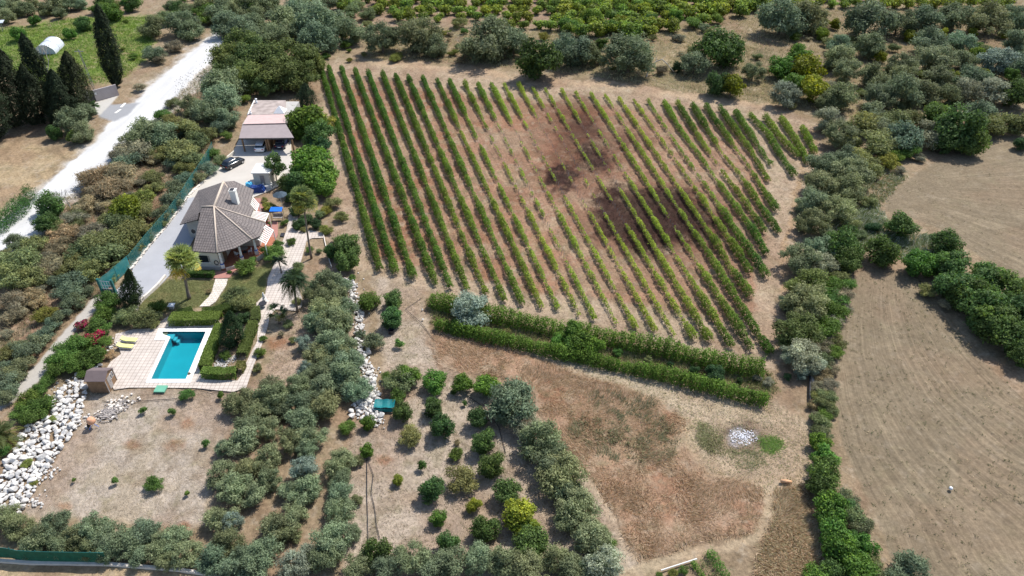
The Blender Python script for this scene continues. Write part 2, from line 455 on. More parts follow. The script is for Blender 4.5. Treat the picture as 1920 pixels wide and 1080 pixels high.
def rgb(r, g, b): return np.array(seen(r, g, b))
C = np.zeros(PX.shape + (3,)) + rgb(174, 152, 124)
rough = np.ones(PX.shape)
flow = np.stack([X * 0.8 + Y * 0.6, Y * 0.8 - X * 0.6, np.full(X.shape, 0.25)], -1)
label = np.zeros(PX.shape, int)   # surface kind per vertex
def paint(zone, col, w=8, jitter=1.0, k=1.0):
    global C
    d = sdist(PX + (jx - PX) * jitter, PY + (jy - PY) * jitter, ZONES[zone])
    m = soft(d, w)[..., None] * k
    C = C * (1 - m) + np.array(rgb(*col)) * m
    return d
big = fbm(X / 14, Y / 14, 3)
patch = fbm(X / 4.0, Y / 4.0, 13)
C *= (0.86 + 0.28 * big)[..., None]
paint('toporch', (172, 145, 122), 20)
paint('bank', (158, 142, 108), 20)
paint('groveg0', (158, 140, 108), 30)
paint('greenf', (134, 158, 74), 10)
g = soft(sdist(jx, jy, ZONES['greenf']), 12) * np.clip((patch - 0.52) * 6, 0, 1)
C = C * (1 - g[..., None]) + rgb(150, 158, 88) * g[..., None]
paint('dryf', (198, 174, 138), 10)
paint('scrub', (168, 136, 112), 14)
g = soft(sdist(PX, PY, ZONES['scrub']), 12) * np.clip((fbm(X / 3, Y / 3, 77) - 0.5) * 6, 0, 1)
C = C * (1 - g[..., None]) + rgb(128, 116, 84) * g[..., None]
paint('lot', (206, 191, 174), 14)
paint('strip', (208, 184, 148), 6)
paint('garden', (200, 176, 154), 14)
paint('orch', (206, 188, 168), 16)
dv = paint('vine', (200, 176, 150), 8)
dvs = paint('vinesoil', (184, 146, 120), 12)
g = soft(dvs, 12) * soft(1000 - PX, 500) * np.clip((patch - 0.40) * 4, 0, 1)
C = C * (1 - 0.6 * g[..., None]) + rgb(162, 106, 74) * 0.6 * g[..., None]
g = soft(sdist(PX, PY, ZONES['between']), 10) * .8
C = C * (1 - g[..., None]) + rgb(150, 128, 96) * g[..., None]
g = soft(sdist(PX, PY, ZONES['straw']), 14)
C = C * (1 - g[..., None]) + rgb(216, 196, 168) * g[..., None]
dm = paint('meadow', (196, 160, 132), 16)
g = soft(dm, 10) * np.clip((patch - 0.5) * 5, 0, 1)
C = C * (1 - 0.6 * g[..., None]) + rgb(160, 112, 82) * 0.6 * g[..., None]
g = soft(dm, 10) * np.clip((fbm(X / 1.8, Y / 1.8, 203) - 0.56) * 8, 0, 1) * .6
C = C * (1 - g[..., None]) + rgb(206, 184, 158) * g[..., None]
g = soft(dm, 10) * np.clip((fbm(X / 1.3, Y / 1.3, 207) - 0.58) * 8, 0, 1) * .6
C = C * (1 - g[..., None]) + rgb(116, 100, 70) * g[..., None]
paint('meadowg', (164, 144, 114), 60, 1.0, 0.45)
paint('meadow2', (180, 152, 122), 20, 1.0, 0.8)
BM = np.zeros(PX.shape)
for cx, cy, rx, ry, k in [(1075,250,72,58,.9),(1060,325,62,42,.85),(1120,300,55,38,.75),(1180,262,45,28,.6),(1210,405,125,72,.85),(1290,420,80,60,.5),(960,365,30,14,.4),(1030,200,30,20,.3),(1092,212,52,42,.7),(1320,430,75,60,.6),(1050,215,40,30,.4)]:
    q = np.hypot((PX + wob * 50 - cx) / rx, (PY + wob2 * 20 + (jy - PY) - cy) / ry)
    m = (np.clip((1.35 - q) / 1.0, 0, 1) * k)[..., None]
    C = C * (1 - m) + rgb(120, 78, 58) * m
    BM = np.maximum(BM, m[..., 0])
for cx, cy, rx, ry, k in BURNT:
    q = np.hypot((PX + wob * 60 - cx) / rx, (PY + wob2 * 30 + (jy - PY) - cy) / ry)
    m = np.clip((1.25 - q) / 0.7, 0, 1) * k * (0.55 + 0.9 * fbm(X / 1.5, Y / 1.5, 31))
    m = np.clip(m * 1.25, 0, 1)[..., None]
    C = C * (1 - m) + rgb(72, 50, 44) * m
    BM = np.maximum(BM, m[..., 0])
# ash heap ground and scorched ring
q = np.hypot((PX - 1393 + wob * 20) / 34, (PY - 818 + wob2 * 20) / 24)
m = np.clip((1.6 - q) / 0.5, 0, 1)[..., None] * 0.75; C = C * (1 - m) + rgb(128, 112, 92) * m
m = np.clip((1.1 - q) / 0.25, 0, 1)[..., None]; C = C * (1 - m) + rgb(98, 92, 92) * m
m = (np.clip((1.0 - q) / 0.4, 0, 1) * np.clip(0.55 + (fbm(X / .6, Y / .6, 44) - .5) * 3, 0, 1))[..., None]; C = C * (1 - m) + rgb(232, 232, 238) * m
# reddish bare spots on the empty lot
for cx, cy, rx, ry in [(247,833,20,11),(326,832,24,14),(118,948,18,12),(345,985,16,9),(350,795,18,10),(520,640,30,16),(720,862,20,12)]:
    q = np.hypot((PX - cx + wob * 14) / rx, (PY - cy + wob2 * 14) / ry)
    m = np.clip((1.1 - q) / 0.7, 0, 1)[..., None] * 0.75; C = C * (1 - m) + rgb(176, 122, 88) * m
# foot tracks
TRK_M = np.zeros(PX.shape)
def track(pts, w, col, k=0.8):
    global C, TRK_M
    d = np.full(PX.shape, 1e9)
    for (x0, y0), (x1, y1) in zip(pts[:-1], pts[1:]):
        dx, dy = x1 - x0, y1 - y0
        t = np.clip(((jx - x0) * dx + (jy - y0) * dy) / (dx * dx + dy * dy), 0, 1)
        d = np.minimum(d, np.hypot(jx - x0 - t * dx, jy - y0 - t * dy))
    m = np.clip((w - d) / (w * 0.6), 0, 1)[..., None] * k
    TRK_M = np.maximum(TRK_M, m[..., 0])
    col = tuple(min(255, c * 1.05) for c in col)
    C = C * (1 - m) + rgb(*col) * m
track([(1000,760),(1060,850),(1120,930),(1180,1030),(1210,1060)], 11, (206, 184, 158))
track([(1440,920),(1435,970),(1425,1010),(1330,1030),(1220,1060),(1150,1090)], 13, (200, 178, 148))
track([(1290,790),(1300,860),(1400,905),(1500,895)], 14, (204, 180, 148), 0.6)
track([(700,115),(850,130),(1000,147),(1150,160),(1300,183),(1480,205)], 9, (204, 176, 146), 0.8)
track([(1540,240),(1500,330),(1480,420),(1470,520),(1470,620)], 9, (188, 158, 122), 0.7)
track([(770,545),(800,620),(830,680),(860,700)], 6, (206, 186, 160), 0.7)
track([(1260,60),(1300,80),(1230,110)], 14, (188, 164, 128), 0.5)
# fields
fa = sdist(jx * .3 + PX * .7, jy * .3 + PY * .7, ZONES['fieldA'])
fb = sdist(jx * .3 + PX * .7, jy * .3 + PY * .7, ZONES['fieldB'])
m = soft(np.maximum(fa, fb), 6)[..., None]
C = C * (1 - m) + rgb(153, 137, 113) * (0.93 + 0.14 * big)[..., None] * m
yl = np.array([500, 540, 600, 660, 740, 830, 900, 980, 1050, 1120, 1500.]); xl = np.array([1610, 1590, 1565, 1556, 1562, 1580, 1610, 1650, 1670, 1720, 1900.])
yr = np.array([500, 528, 560, 610, 660, 700, 745, 850, 1000, 1500.]); xr = np.array([1700, 1740, 1752, 1790, 1830, 1870, 1920, 2100, 2500, 3400.])
sB = (PX - np.interp(PY, yl, xl)) / (np.interp(PY, yr, xr) - np.interp(PY, yl, xl))
mb = fb > -4
flow[mb, 0] = (sB * 62)[mb]; flow[mb, 1] = Y[mb] * 1.0; flow[mb, 2] = 0.8
xa = np.array([1660, 1700, 1760, 1850, 1920, 2100, 2500.])
sA = (PY - np.interp(PX, xa, [372, 340, 297, 262, 240, 180, 200.])) / (np.interp(PX, xa, [395, 405, 430, 490, 528, 620, 700.]) - np.interp(PX, xa, [372, 340, 297, 262, 240, 180, 200.]))
ma = fa > -4
flow[ma, 0] = (sA * 70)[ma]; flow[ma, 1] = X[ma]; flow[ma, 2] = 0.7
mv = dvs > 0
flow[mv, 0] = (X * 0.96 + Y * 0.28)[mv] * 1.2; flow[mv, 1] = Y[mv]; flow[mv, 2] = 0.45
# lawns, paths, road
dl1 = paint('lawn1', (144, 146, 98), 5, .4); dl2 = paint('lawn2', (144, 148, 96), 5, .4)
g = soft(np.maximum(dl1, dl2), 6) * np.clip((fbm(X / 1.6, Y / 1.6, 21) - 0.5) * 5, 0, 1) * .7
C = C * (1 - g[..., None]) + rgb(168, 150, 108) * g[..., None]
dre = paint('roadedge', (226, 217, 204), 14)
dr = sdist(PX + (jx - PX) * .3, PY + (jy - PY) * .3, ZONES['road']) + 3.5
ruts = 1 - .07 * np.clip((fbm(X / .9, Y / 9, 301) - .5) * 6, -1, 1)
m = soft(dr, 4)[..., None]; C = C * (1 - m) + rgb(247, 246, 244) * ruts[..., None] * m
dlp = paint('lpath', (214, 207, 197), 4, .3)
dap = paint('apron', (228, 224, 216), 2, 0); das = paint('asphalt', (186, 187, 190), 3, .2)
hard = np.clip(np.maximum.reduce([soft(dr, 6), soft(dlp, 6), soft(dap, 3), soft(das, 3)]), 0, 1)
rough = 1 - 0.8 * hard
rough = np.maximum(rough - 0.25 * soft(np.maximum(fa, fb), 6), 0.1)
flow[..., 2] *= (1 - hard)
for code, d in ((1, dr), (2, dlp), (3, dl1), (4, dl2), (5, fa), (6, fb), (7, dm), (8, dap), (9, das)):
    label[d > 0] = code
dvin = sdist(PX, PY, ZONES['vine'])
label[(dvin > 0) & (label == 0)] = 10
soft_area = (1 - hard) * (1 - BM * .9) * (1 - soft(dre, 10) * .8) * (1 - 0.6 * soft(np.maximum(fa, fb), 6)) * (1 - soft(np.maximum(dl1, dl2), 6))
for sd_, sc, colr_, th, amt in ((91, 3.2, (196, 178, 148), .55, .45), (92, 2.0, (138, 118, 92), .56, .45), (93, 1.1, (146, 138, 104), .60, .40), (94, .8, (205, 190, 168), .62, .4), (95, 7, (165, 132, 108), .52, .4)):
    g = np.clip((fbm(X / sc, Y / sc, sd_) - th) * 7, 0, 1) * amt * soft_area
    if colr_[0] < 150: g = g * (1 - .75 * soft(sdist(PX, PY, ZONES['straw']), 14)) * (1 - TRK_M * .9)
    C = C * (1 - g[..., None]) + rgb(*colr_) * g[..., None]
C = np.clip(C, 0.01, 0.85)
Zg = -0.02 - 0.16 * fbm(X / 1.3, Y / 1.3, 60) * (1 - hard)
Zg[(dm > 0)] += 0.10
Zg = np.where(hard > 0.5, -0.03, Zg)
furrow = np.maximum(soft(fa, 20), soft(fb, 20))
Zg -= furrow * 0.07 * (np.sin(flow[..., 0] * 2.2) * 0.5 + 0.5)
# the swimming pool cuts through the ground
POOLCUT = (-43.6, -38.0, 61.6, 70.8)
H, W = PX.shape
idx = np.arange(H * W).reshape(H, W)
q0 = idx[:-1, :-1].ravel(); q1 = idx[:-1, 1:].ravel(); q2 = idx[1:, 1:].ravel(); q3 = idx[1:, :-1].ravel()
flab = label.ravel()[q0]
fcx = X.ravel()[q0]; fcy = Y.ravel()[q0]
incut = (fcx > POOLCUT[0]) & (fcx < POOLCUT[1]) & (fcy > POOLCUT[2]) & (fcy < POOLCUT[3])
verts = np.stack([X.ravel(), Y.ravel(), Zg.ravel()], -1)
colr = np.concatenate([C.reshape(-1, 3), rough.reshape(-1, 1)], -1).astype(np.float32)
flw = flow.reshape(-1, 3).astype(np.float32)
def npmesh(name, v, faces):
    me = bpy.data.meshes.new(name)
    me.vertices.add(len(v)); me.vertices.foreach_set('co', np.asarray(v, np.float32).ravel())
    k = faces.shape[1]
    me.loops.add(faces.size); me.polygons.add(len(faces))
    me.loops.foreach_set('vertex_index', faces.astype(np.int32).ravel())
    me.polygons.foreach_set('loop_start', np.arange(0, faces.size, k, dtype=np.int32))
    me.update(calc_edges=True)
    return me
SURF = {0: 'ground', 1: 'road', 2: 'footpath', 3: 'lawn', 4: 'lawn', 5: 'ploughed_field', 6: 'ploughed_field', 7: 'meadow', 8: 'gate_apron', 9: 'asphalt_patch', 10: 'vineyard_soil'}
for code, nm in SURF.items():
    sel = (flab == code) & ~incut
    if not sel.any(): continue
    fs = np.stack([q3[sel], q2[sel], q1[sel], q0[sel]], -1)
    used, inv = np.unique(fs.ravel(), return_inverse=True)
    me = npmesh(nm, verts[used], inv.reshape(fs.shape))
    ca = me.color_attributes.new('soil', 'FLOAT_COLOR', 'POINT')
    ca.data.foreach_set('color', colr[used].ravel())
    fa_ = me.attributes.new('flow', 'FLOAT_VECTOR', 'POINT')
    fa_.data.foreach_set('vector', flw[used].ravel())
    me.materials.append(M['soil'])
    me.polygons.foreach_set('use_smooth', np.ones(len(fs), bool))
    o = bpy.data.objects.new(nm, me); COL.objects.link(o); o['kind'] = 'structure'
# far land to the horizon, below the surveyed sheet
me = bpy.data.meshes.new('terrain')
me.from_pydata([(-4500, -1500, -4), (4500, -1500, -4), (4500, 6000, -4), (-4500, 6000, -4)], [], [(0, 1, 2, 3)])
M['far'] = plain('far_land', (0.2, 0.17, 0.11), 0.95, 0.35, 0.02)
me.materials.append(M['far'])
o = bpy.data.objects.new('terrain', me); COL.objects.link(o); o['kind'] = 'structure'

def in_zone(px, py, zone):
    return sdist(np.asarray(px, float), np.asarray(py, float), ZONES[zone]) > 0
# ------------------------------------------------------------------ foliage generators
def leaf_mesh(name, pts, nrm, L, Wd, tone, rng, updir=None, tri=False):
    """one small leaf-shaped face per point"""
    n = len(pts)
    t = rng.normal(size=(n, 3))
    if updir is not None: t = t * 0.45 + updir
    t -= nrm * np.sum(t * nrm, 1, keepdims=True)
    t /= np.linalg.norm(t, axis=1, keepdims=True) + 1e-9
    b = np.cross(nrm, t)
    L = np.asarray(L).reshape(-1, 1) * rng.uniform(0.6, 1.35, (n, 1)); Wd = np.asarray(Wd).reshape(-1, 1) * rng.uniform(0.7, 1.3, (n, 1))
    if tri:
        v = np.stack([pts - b * Wd / 2, pts + b * Wd / 2, pts + t * L], 1); k = 3
    else:
        v = np.stack([pts - t * L / 2, pts + b * Wd / 2 - t * L * .05, pts + t * L / 2, pts - b * Wd / 2 - t * L * .05], 1); k = 4
    me = npmesh(name, v.reshape(-1, 3), np.arange(n * k).reshape(n, k))
    ca = me.color_attributes.new('tone', 'FLOAT_COLOR', 'POINT')
    col = np.ones((n * k, 4), np.float32)
    col[:, :3] = np.repeat(tone, k, 0)
    ca.data.foreach_set('color', col.ravel())
    me.materials.append(M['leaf'])
    return me

def unit(v): return v / (np.linalg.norm(v, axis=-1, keepdims=True) + 1e-9)

def crown_mesh(name, seed, lobes=14, leaves=3000, L=0.15, Wd=0.07, spread=0.62, lr=(0.26, 0.46), zr=0.8, up=0.25,
               tonevar=0.22, tint2=None, tint2f=0.0, fill=0.75, upleaf=0.0, jit=0.10):
    rng = np.random.default_rng(seed)
    c = unit(rng.normal(size=(lobes, 3))) * (rng.uniform(0.35, 1, (lobes, 1)) ** 0.5) * spread
    c[:, 2] = c[:, 2] * zr
    c[0] = 0
    r = rng.uniform(lr[0], lr[1], lobes); r[0] = lr[1] * 1.15
    wgt = r ** 2; wgt /= wgt.sum()
    li = rng.choice(lobes, leaves, p=wgt)
    d = unit(rng.normal(size=(leaves, 3)))
    rad = rng.uniform(0, 1, leaves) ** (0.33 * (1 - fill) + 0.16)
    # sub-clumps
    k = 60
    cd = unit(rng.normal(size=(k, 3)))
    near = np.argmax(d @ cd.T, 1)
    d = unit(d * 0.62 + cd[near] * 0.38)
    p = c[li] + d * (r[li] * rad * rng.normal(1.0, jit, leaves))[:, None] * np.array([1, 1, zr])
    nr = unit(d * 1.1 + rng.normal(size=(leaves, 3)) * 0.6 + np.array([0, 0, up]))
    tv = 1 + rng.normal(0, tonevar * 0.7, lobes)[li] + rng.normal(0, tonevar * 0.5, k)[near] + rng.normal(0, tonevar, leaves)
    tone = np.clip(tv, 0.35, 1.9)[:, None] * np.ones((1, 3))
    if tint2 is not None:
        m = (rng.uniform(size=leaves) < tint2f) | ((rng.uniform(size=lobes) < tint2f)[li] & (rng.uniform(size=leaves) < 0.5))
        tone[m] *= np.array(tint2)
    ud = np.array([[0, 0, upleaf]]) if upleaf else None
    return leaf_mesh(name, p, nr, L, Wd, tone, rng, ud)

def trunk_mesh(name, seed, r=0.09, limbs=5, top=1.0, spread=0.35, lean=0.1):
    """unit trunk: height 1, limbs reaching up into the crown"""
    rng = random.Random(seed)
    mb = MB()
    lx, ly = rng.uniform(-lean, lean), rng.uniform(-lean, lean)
    mb.tube([(0, 0, -0.05), (lx * .3, ly * .3, 0.25), (lx, ly, 0.55)], [r * 1.25, r, r * .8], 7)
    for i in range(limbs):
        a = 2 * math.pi * i / limbs + rng.uniform(-.4, .4)
        s = spread * rng.uniform(.7, 1.2)
        mb.tube([(lx, ly, 0.5), (lx + s * .5 * math.cos(a), ly + s * .5 * math.sin(a), 0.5 + .28 * top), (lx + s * math.cos(a), ly + s * math.sin(a), 0.5 + .62 * top * rng.uniform(.8, 1.1))],
                [r * .6, r * .4, r * .15], 5)
    me = bpy.data.meshes.new(name)
    me.from_pydata(mb.v, [], mb.f)
    me.materials.append(M['bark']); me.update()
    return me

SP_ = {}   # species: crown meshes
def species(key, n, **kw):
    SP_[key] = [crown_mesh('crown_' + key, 100 * len(SP_) + i, **kw) for i in range(n)]
species('olive', 8, jit=.27, lobes=30, leaves=8200, L=0.115, Wd=0.045, spread=0.84, lr=(0.17, 0.34), tonevar=0.17, tint2=(1.35, 1.3, 1.35), tint2f=0.12, upleaf=0.35)
species('silver', 4, jit=.27, lobes=26, leaves=7000, L=0.13, Wd=0.042, spread=0.82, lr=(0.17, 0.34), tonevar=0.18, tint2=(1.4, 1.4, 1.45), tint2f=0.25, upleaf=0.5)
species('citrus', 7, jit=.15, lobes=20, leaves=5600, L=0.11, Wd=0.07, spread=0.66, lr=(0.22, 0.40), tonevar=0.20, tint2=(1.5, 1.35, 0.9), tint2f=0.1, fill=0.9)
species('dark', 6, jit=.15, lobes=24, leaves=6800, L=0.10, Wd=0.062, spread=0.70, lr=(0.20, 0.38), tonevar=0.20, tint2=(1.4, 1.35, 1.0), tint2f=0.12, fill=0.9)
species('shrub', 7, jit=.2, lobes=19, leaves=5000, L=0.12, Wd=0.05, spread=0.76, lr=(0.22, 0.42), zr=0.65, tonevar=0.20, tint2=(1.3, 1.2, 1.0), tint2f=0.12)
species('scrub', 6, jit=.22, lobes=20, leaves=5600, L=0.18, Wd=0.026, spread=0.70, lr=(0.22, 0.40), zr=0.6, tonevar=0.32, tint2=(1.7, 1.5, 1.4), tint2f=0.2, upleaf=0.6, fill=0.5)
species('small', 5, jit=.14, lobes=11, leaves=1100, L=0.22, Wd=0.13, spread=0.62, lr=(0.32, 0.5), tonevar=0.25, tint2=(1.5, 1.35, 0.9), tint2f=0.15)
species('airy', 3, lobes=13, leaves=1300, L=0.13, Wd=0.08, spread=0.75, lr=(0.18, 0.30), zr=0.7, tonevar=0.28, tint2=(1.6, 1.4, 1.0), tint2f=0.12)
species('weed', 3, lobes=9, leaves=500, L=0.42, Wd=0.05, spread=0.5, lr=(0.25, 0.45), zr=0.6, tonevar=0.3, upleaf=0.9, fill=0.3)
species('flower', 2, lobes=14, leaves=2600, L=0.13, Wd=0.09, spread=0.62, lr=(0.22, 0.42), zr=0.65, tonevar=0.2, tint2=(4.5, 0.16, 2.2), tint2f=0.42)
TRK = [trunk_mesh('trunk_shape', 40 + i) for i in range(5)]
TRK_THIN = [trunk_mesh('thin_trunk_shape', 60 + i, r=0.028, limbs=7, spread=0.5) for i in range(2)]

# kinds: name, category, mesh set, colour, height factor, stem share, adjective, noun
KIND = {
 'O': ('olive_tree', 'tree', 'olive', (0.142, 0.172, 0.094), 0.92, .42, 'grey-green olive tree'),
 'o': ('olive_tree', 'tree', 'silver', (0.185, 0.210, 0.150), 0.95, .40, 'pale silvery olive tree'),
 'D': ('broadleaf_tree', 'tree', 'dark', (0.068, 0.112, 0.036), 1.0, .30, 'dark green dense tree'),
 'B': ('leafy_tree', 'tree', 'citrus', (0.082, 0.148, 0.030), 1.0, .32, 'bright green leafy tree'),
 'Y': ('leafy_tree', 'tree', 'citrus', (0.150, 0.185, 0.028), 1.0, .32, 'yellow-green leafy tree'),
 'G': ('shrub', 'shrub', 'shrub', (0.138, 0.158, 0.068), 0.85, 0, 'dull olive-green shrub'),
 'S': ('dry_shrub', 'shrub', 'scrub', (0.165, 0.152, 0.098), 0.75, 0, 'dry brownish scrub bush'),
 'E': ('oleander_shrub', 'shrub', 'shrub', (0.125, 0.155, 0.095), 0.95, 0, 'grey-green oleander bush'),
 'b': ('green_shrub', 'shrub', 'shrub', (0.080, 0.135, 0.032), 0.85, 0, 'fresh green shrub'),
 'd': ('dark_shrub', 'shrub', 'dark', (0.040, 0.075, 0.030), 0.9, 0, 'dark green bushy shrub'),
 'y': ('yellow_shrub', 'shrub', 'shrub', (0.165, 0.180, 0.045), 0.8, 0, 'yellowish green shrub'),
 'P': ('pepper_tree', 'tree', 'olive', (0.088, 0.120, 0.042), 0.95, .45, 'soft feathery green pepper tree'),
 'f': ('bougainvillea', 'shrub', 'flower', (0.085, 0.115, 0.035), 0.8, 0, 'magenta-flowered bougainvillea'),
 't': ('sapling', 'sapling', 'small', (0.085, 0.145, 0.038), 1.15, .5, 'small green sapling'),
 'v': ('orchard_tree', 'tree', 'small', (0.130, 0.175, 0.036), 0.9, .4, 'small light green orchard tree'),
 'a': ('airy_tree', 'tree', 'airy', (0.080, 0.110, 0.035), 1.0, .6, 'thin-crowned young tree'),
}
ORD = ['', 'first', 'second', 'third', 'fourth', 'fifth', 'sixth', 'seventh', 'eighth', 'ninth', 'tenth', 'eleventh', 'twelfth', 'thirteenth', 'fourteenth', 'fifteenth', 'sixteenth', 'seventeenth', 'eighteenth', 'nineteenth', 'twentieth']
def ordinal(n):
    if n <= 20: return ORD[n]
    t = {2: 'twenty', 3: 'thirty', 4: 'forty', 5: 'fifty', 6: 'sixty', 7: 'seventy', 8: 'eighty', 9: 'ninety'}
    if n > 99: return str(n) + 'th'
    return t[n // 10] + '-' + ORD[n % 10] if n % 10 else t[n // 10][:-1] + 'ieth'

def plant(kind, px, py, rpx, label, group, tint=1.0, seed=0, hf=1.0):
    name, cat, ms, col, zf, stem, adj = KIND[kind]
    rnd = random.Random(int(px * 31 + py * 17 + rpx))
    R = rpx * depth(py, 1.5) / F * (1.17 if rpx > 9 else 1.05)
    hc = R * zf * (0.66 if not kind in 'at' else .85) + stem * R * 0.20 * hf
    cx, cy, _ = P(px, py, hc)
    rz = rnd.uniform(0, 6.28)
    mesh = rnd.choice(SP_[ms])
    sx, sz = R * rnd.uniform(.98, 1.1), R * zf * rnd.uniform(.95, 1.1)
    v = rnd.uniform(.78, 1.24) * tint * 1.36
    g = rnd.uniform(-.12, .14)
    c = (col[0] * v * (1 + g), col[1] * v, col[2] * v * (1 - g), 1)
    if stem:
        root = thing(name, label, cat, (cx, cy, -0.03), group, rz)
        cr = bpy.data.objects.new('crown', mesh); COL.objects.link(cr); cr.parent = root
        cr.location = (0, 0, hc + .03); cr.scale = (sx, sx * rnd.uniform(.88, 1.1), sz); cr.color = c
        if rpx > 7:
            tm = rnd.choice(TRK_THIN if kind in 'at' else TRK)
            tr = bpy.data.objects.new('trunk', tm); COL.objects.link(tr); tr.parent = root
            tr.scale = (hc * .95, hc * .95, hc * 1.05)
        return root
    cr = bpy.data.objects.new(name, mesh); COL.objects.link(cr)
    cr.location = (cx, cy, hc); cr.scale = (sx, sx * rnd.uniform(.88, 1.1), sz); cr.rotation_euler = (0, 0, rz); cr.color = c
    tag(cr, label, cat, group)
    return cr

REGION = []
def region(where, text, order='x', tint=1.0, hf=1.0):
    """text: 'K x y r; ...' one plant each; labels count the plants of a kind along the region"""
    items = []
    for s in text.split(';'):
        s = s.split()
        if len(s) == 4: items.append((s[0], float(s[1]), float(s[2]), float(s[3])))
    by = {}
    for it in items: by.setdefault(it[0], []).append(it)
    for k, lst in by.items():
        lst.sort(key=(lambda i: i[1]) if order == 'x' else (lambda i: i[2]))
        side = 'from the left' if order == 'x' else 'from the top'
        adj = KIND[k][6]
        mx = max(i[3] for i in lst); n = len(lst)
        for q, it in enumerate(lst):
            if n == 1: lab = 'the only %s %s' % (adj, where)
            elif it[3] == mx and sum(i[3] == mx for i in lst) == 1: lab = 'largest %s %s' % (adj, where)
            else: lab = '%s %s, %s %s' % (adj, where, ordinal(q + 1), side)
            plant(it[0], it[1], it[2], it[3], lab, '%ss %s' % (adj, where) if n > 1 else None, tint, hf=hf)

region('on the bank above the vineyard', 'O 715 72 31; O 787 64 36.8; O 814 86 23; O 905 74 43.7; O 962 80 32.2; D 1012 110 42.5; O 1072 92 34.5; O 1102 102 23; B 1128 82 13; O 1180 100 42.5; d 1271 126 13; b 1092 84 9; y 745 105 11; y 1128 112 12; y 850 98 10; S 1240 130 14; G 1150 128 8; y 655 112 7; b 612 104 9; b 590 102 9', 'x', .74)
region('by the upper right vineyard corner', 'O 1303 117 25; D 1357 90 42; Y 1372 160 26; D 1345 158 24; O 1413 134 20; B 1467 125 25; Y 1510 130 34; Y 1522 165 30; B 1492 160 26; o 1473 178 26; o 1557 172 22; O 1580 182 28; G 1300 95 14; G 1420 105 10; O 1550 190 20; B 1500 100 22', 'x', .86)
region('in the upper right grove', 'O 1467 30 40; O 1518 32 35; O 1627 37 40; O 1685 43 28; O 1733 38 32; O 1793 33 30; O 1858 37 34; O 1910 34 28; O 1627 85 27; O 1572 84 20; O 1580 107 29; O 1587 133 27; O 1747 78 28; O 1802 76 22; O 1757 110 31; O 1810 113 22; o 1873 110 29; O 1912 78 25; O 1915 116 25; O 1693 123 25; O 1647 143 27; O 1693 146 27; O 1760 147 26; O 1823 149 28; O 1653 180 29; O 1697 171 34; O 1740 174 28; O 1780 178 22; o 1820 170 26; o 1863 170 28; D 1907 175 30; Y 1707 67 13; Y 1767 63 12; Y 1823 62 12; Y 1883 64 10; Y 1543 63 13; Y 1567 44 12; Y 1650 104 13; Y 1835 100 14; Y 1783 141 12; Y 1845 136 12; Y 1727 139 10; B 1897 140 14; G 1600 75 12; G 1850 90 14; G 1545 40 12; b 1665 138 9; y 1621 199 8; G 1824 144 8; S 1440 132 7; G 1870 30 7; y 1766 80 11; b 1481 185 10; G 1483 197 10; G 1901 117 10; G 1903 179 8; y 1827 92 11; G 1663 129 7; b 1785 194 8; y 1887 175 11; G 1682 165 8; G 1620 174 10; G 1806 38 8; b 1676 128 7; S 1658 57 9; G 1771 173 12; G 1529 154 12; G 1874 164 8; G 1444 27 7; G 1611 118 7; S 1593 161 10; y 1737 67 12; S 1517 72 8; y 1849 135 11; G 1764 144 10; G 1566 44 9; G 1905 120 11; G 1884 66 9; G 1719 182 10; b 1605 86 9; G 1454 26 12; y 1694 162 11; S 1777 54 12; G 1767 117 10; G 1540 127 8; b 1633 78 8; S 1766 149 11; y 1800 138 9; G 1553 78 12; b 1614 172 9; b 1544 185 8; G 1677 89 12; G 1558 102 9; G 1771 162 11; G 1755 195 10; G 1588 157 8; S 1677 84 8; G 1666 164 8; y 1884 127 11; G 1814 129 7; G 1744 171 11; b 1619 96 8; y 1633 88 12; G 1826 52 12; b 1492 68 12; b 1830 84 12', 'x', .86)
region('in the thicket below the grove', 'o 1553 224 27; O 1577 253 27; G 1632 228 32; G 1677 228 30; G 1707 222 24; E 1697 258 36; o 1750 252 28; D 1800 240 46; D 1822 262 32; D 1770 268 24; D 1753 214 27; O 1840 218 30; G 1863 234 28; G 1905 228 32; G 1647 268 36; G 1613 291 28; O 1580 290 26; y 1667 300 22; G 1630 314 24; b 1704 284 20; d 1916 270 15; E 1660 240 24; E 1640 205 22; G 1600 240 20; G 1595 268 22; b 1680 292 16; S 1725 295 12; S 1690 318 12', 'x')
region('in the belt right of the vineyard', 'O 1542 311 27; O 1537 341 26; O 1596 324 30; O 1590 352 28; O 1522 375 25; O 1575 392 27; O 1525 417 29; O 1537 468 28; O 1500 487 30; o 1540 497 23; P 1510 530 34; O 1480 566 18; O 1515 566 38; P 1495 620 38; o 1510 668 32; o 1478 664 19; o 1528 686 20; d 1477 706 9; O 1560 350 16; O 1553 440 14; S 1480 640 10; o 1505 700 14', 'y')
region('on the weedy strip beside the field', 'b 1557 557 28; b 1557 582 29; b 1544 615 29; S 1580 553 22; S 1578 580 22; S 1562 600 20; S 1557 627 20; S 1550 652 19; G 1543 676 19; S 1540 702 20; S 1538 726 16; G 1547 757 19; G 1541 790 19; G 1536 805 14; b 1570 535 22; S 1560 690 16; G 1560 770 14; S 1525 760 12; G 1572 640 18; b 1566 660 16; S 1556 720 18; G 1550 742 18; b 1546 775 16; G 1572 520 18; b 1588 530 16; E 1548 812 16; S 1530 780 14; G 1528 740 12', 'y')
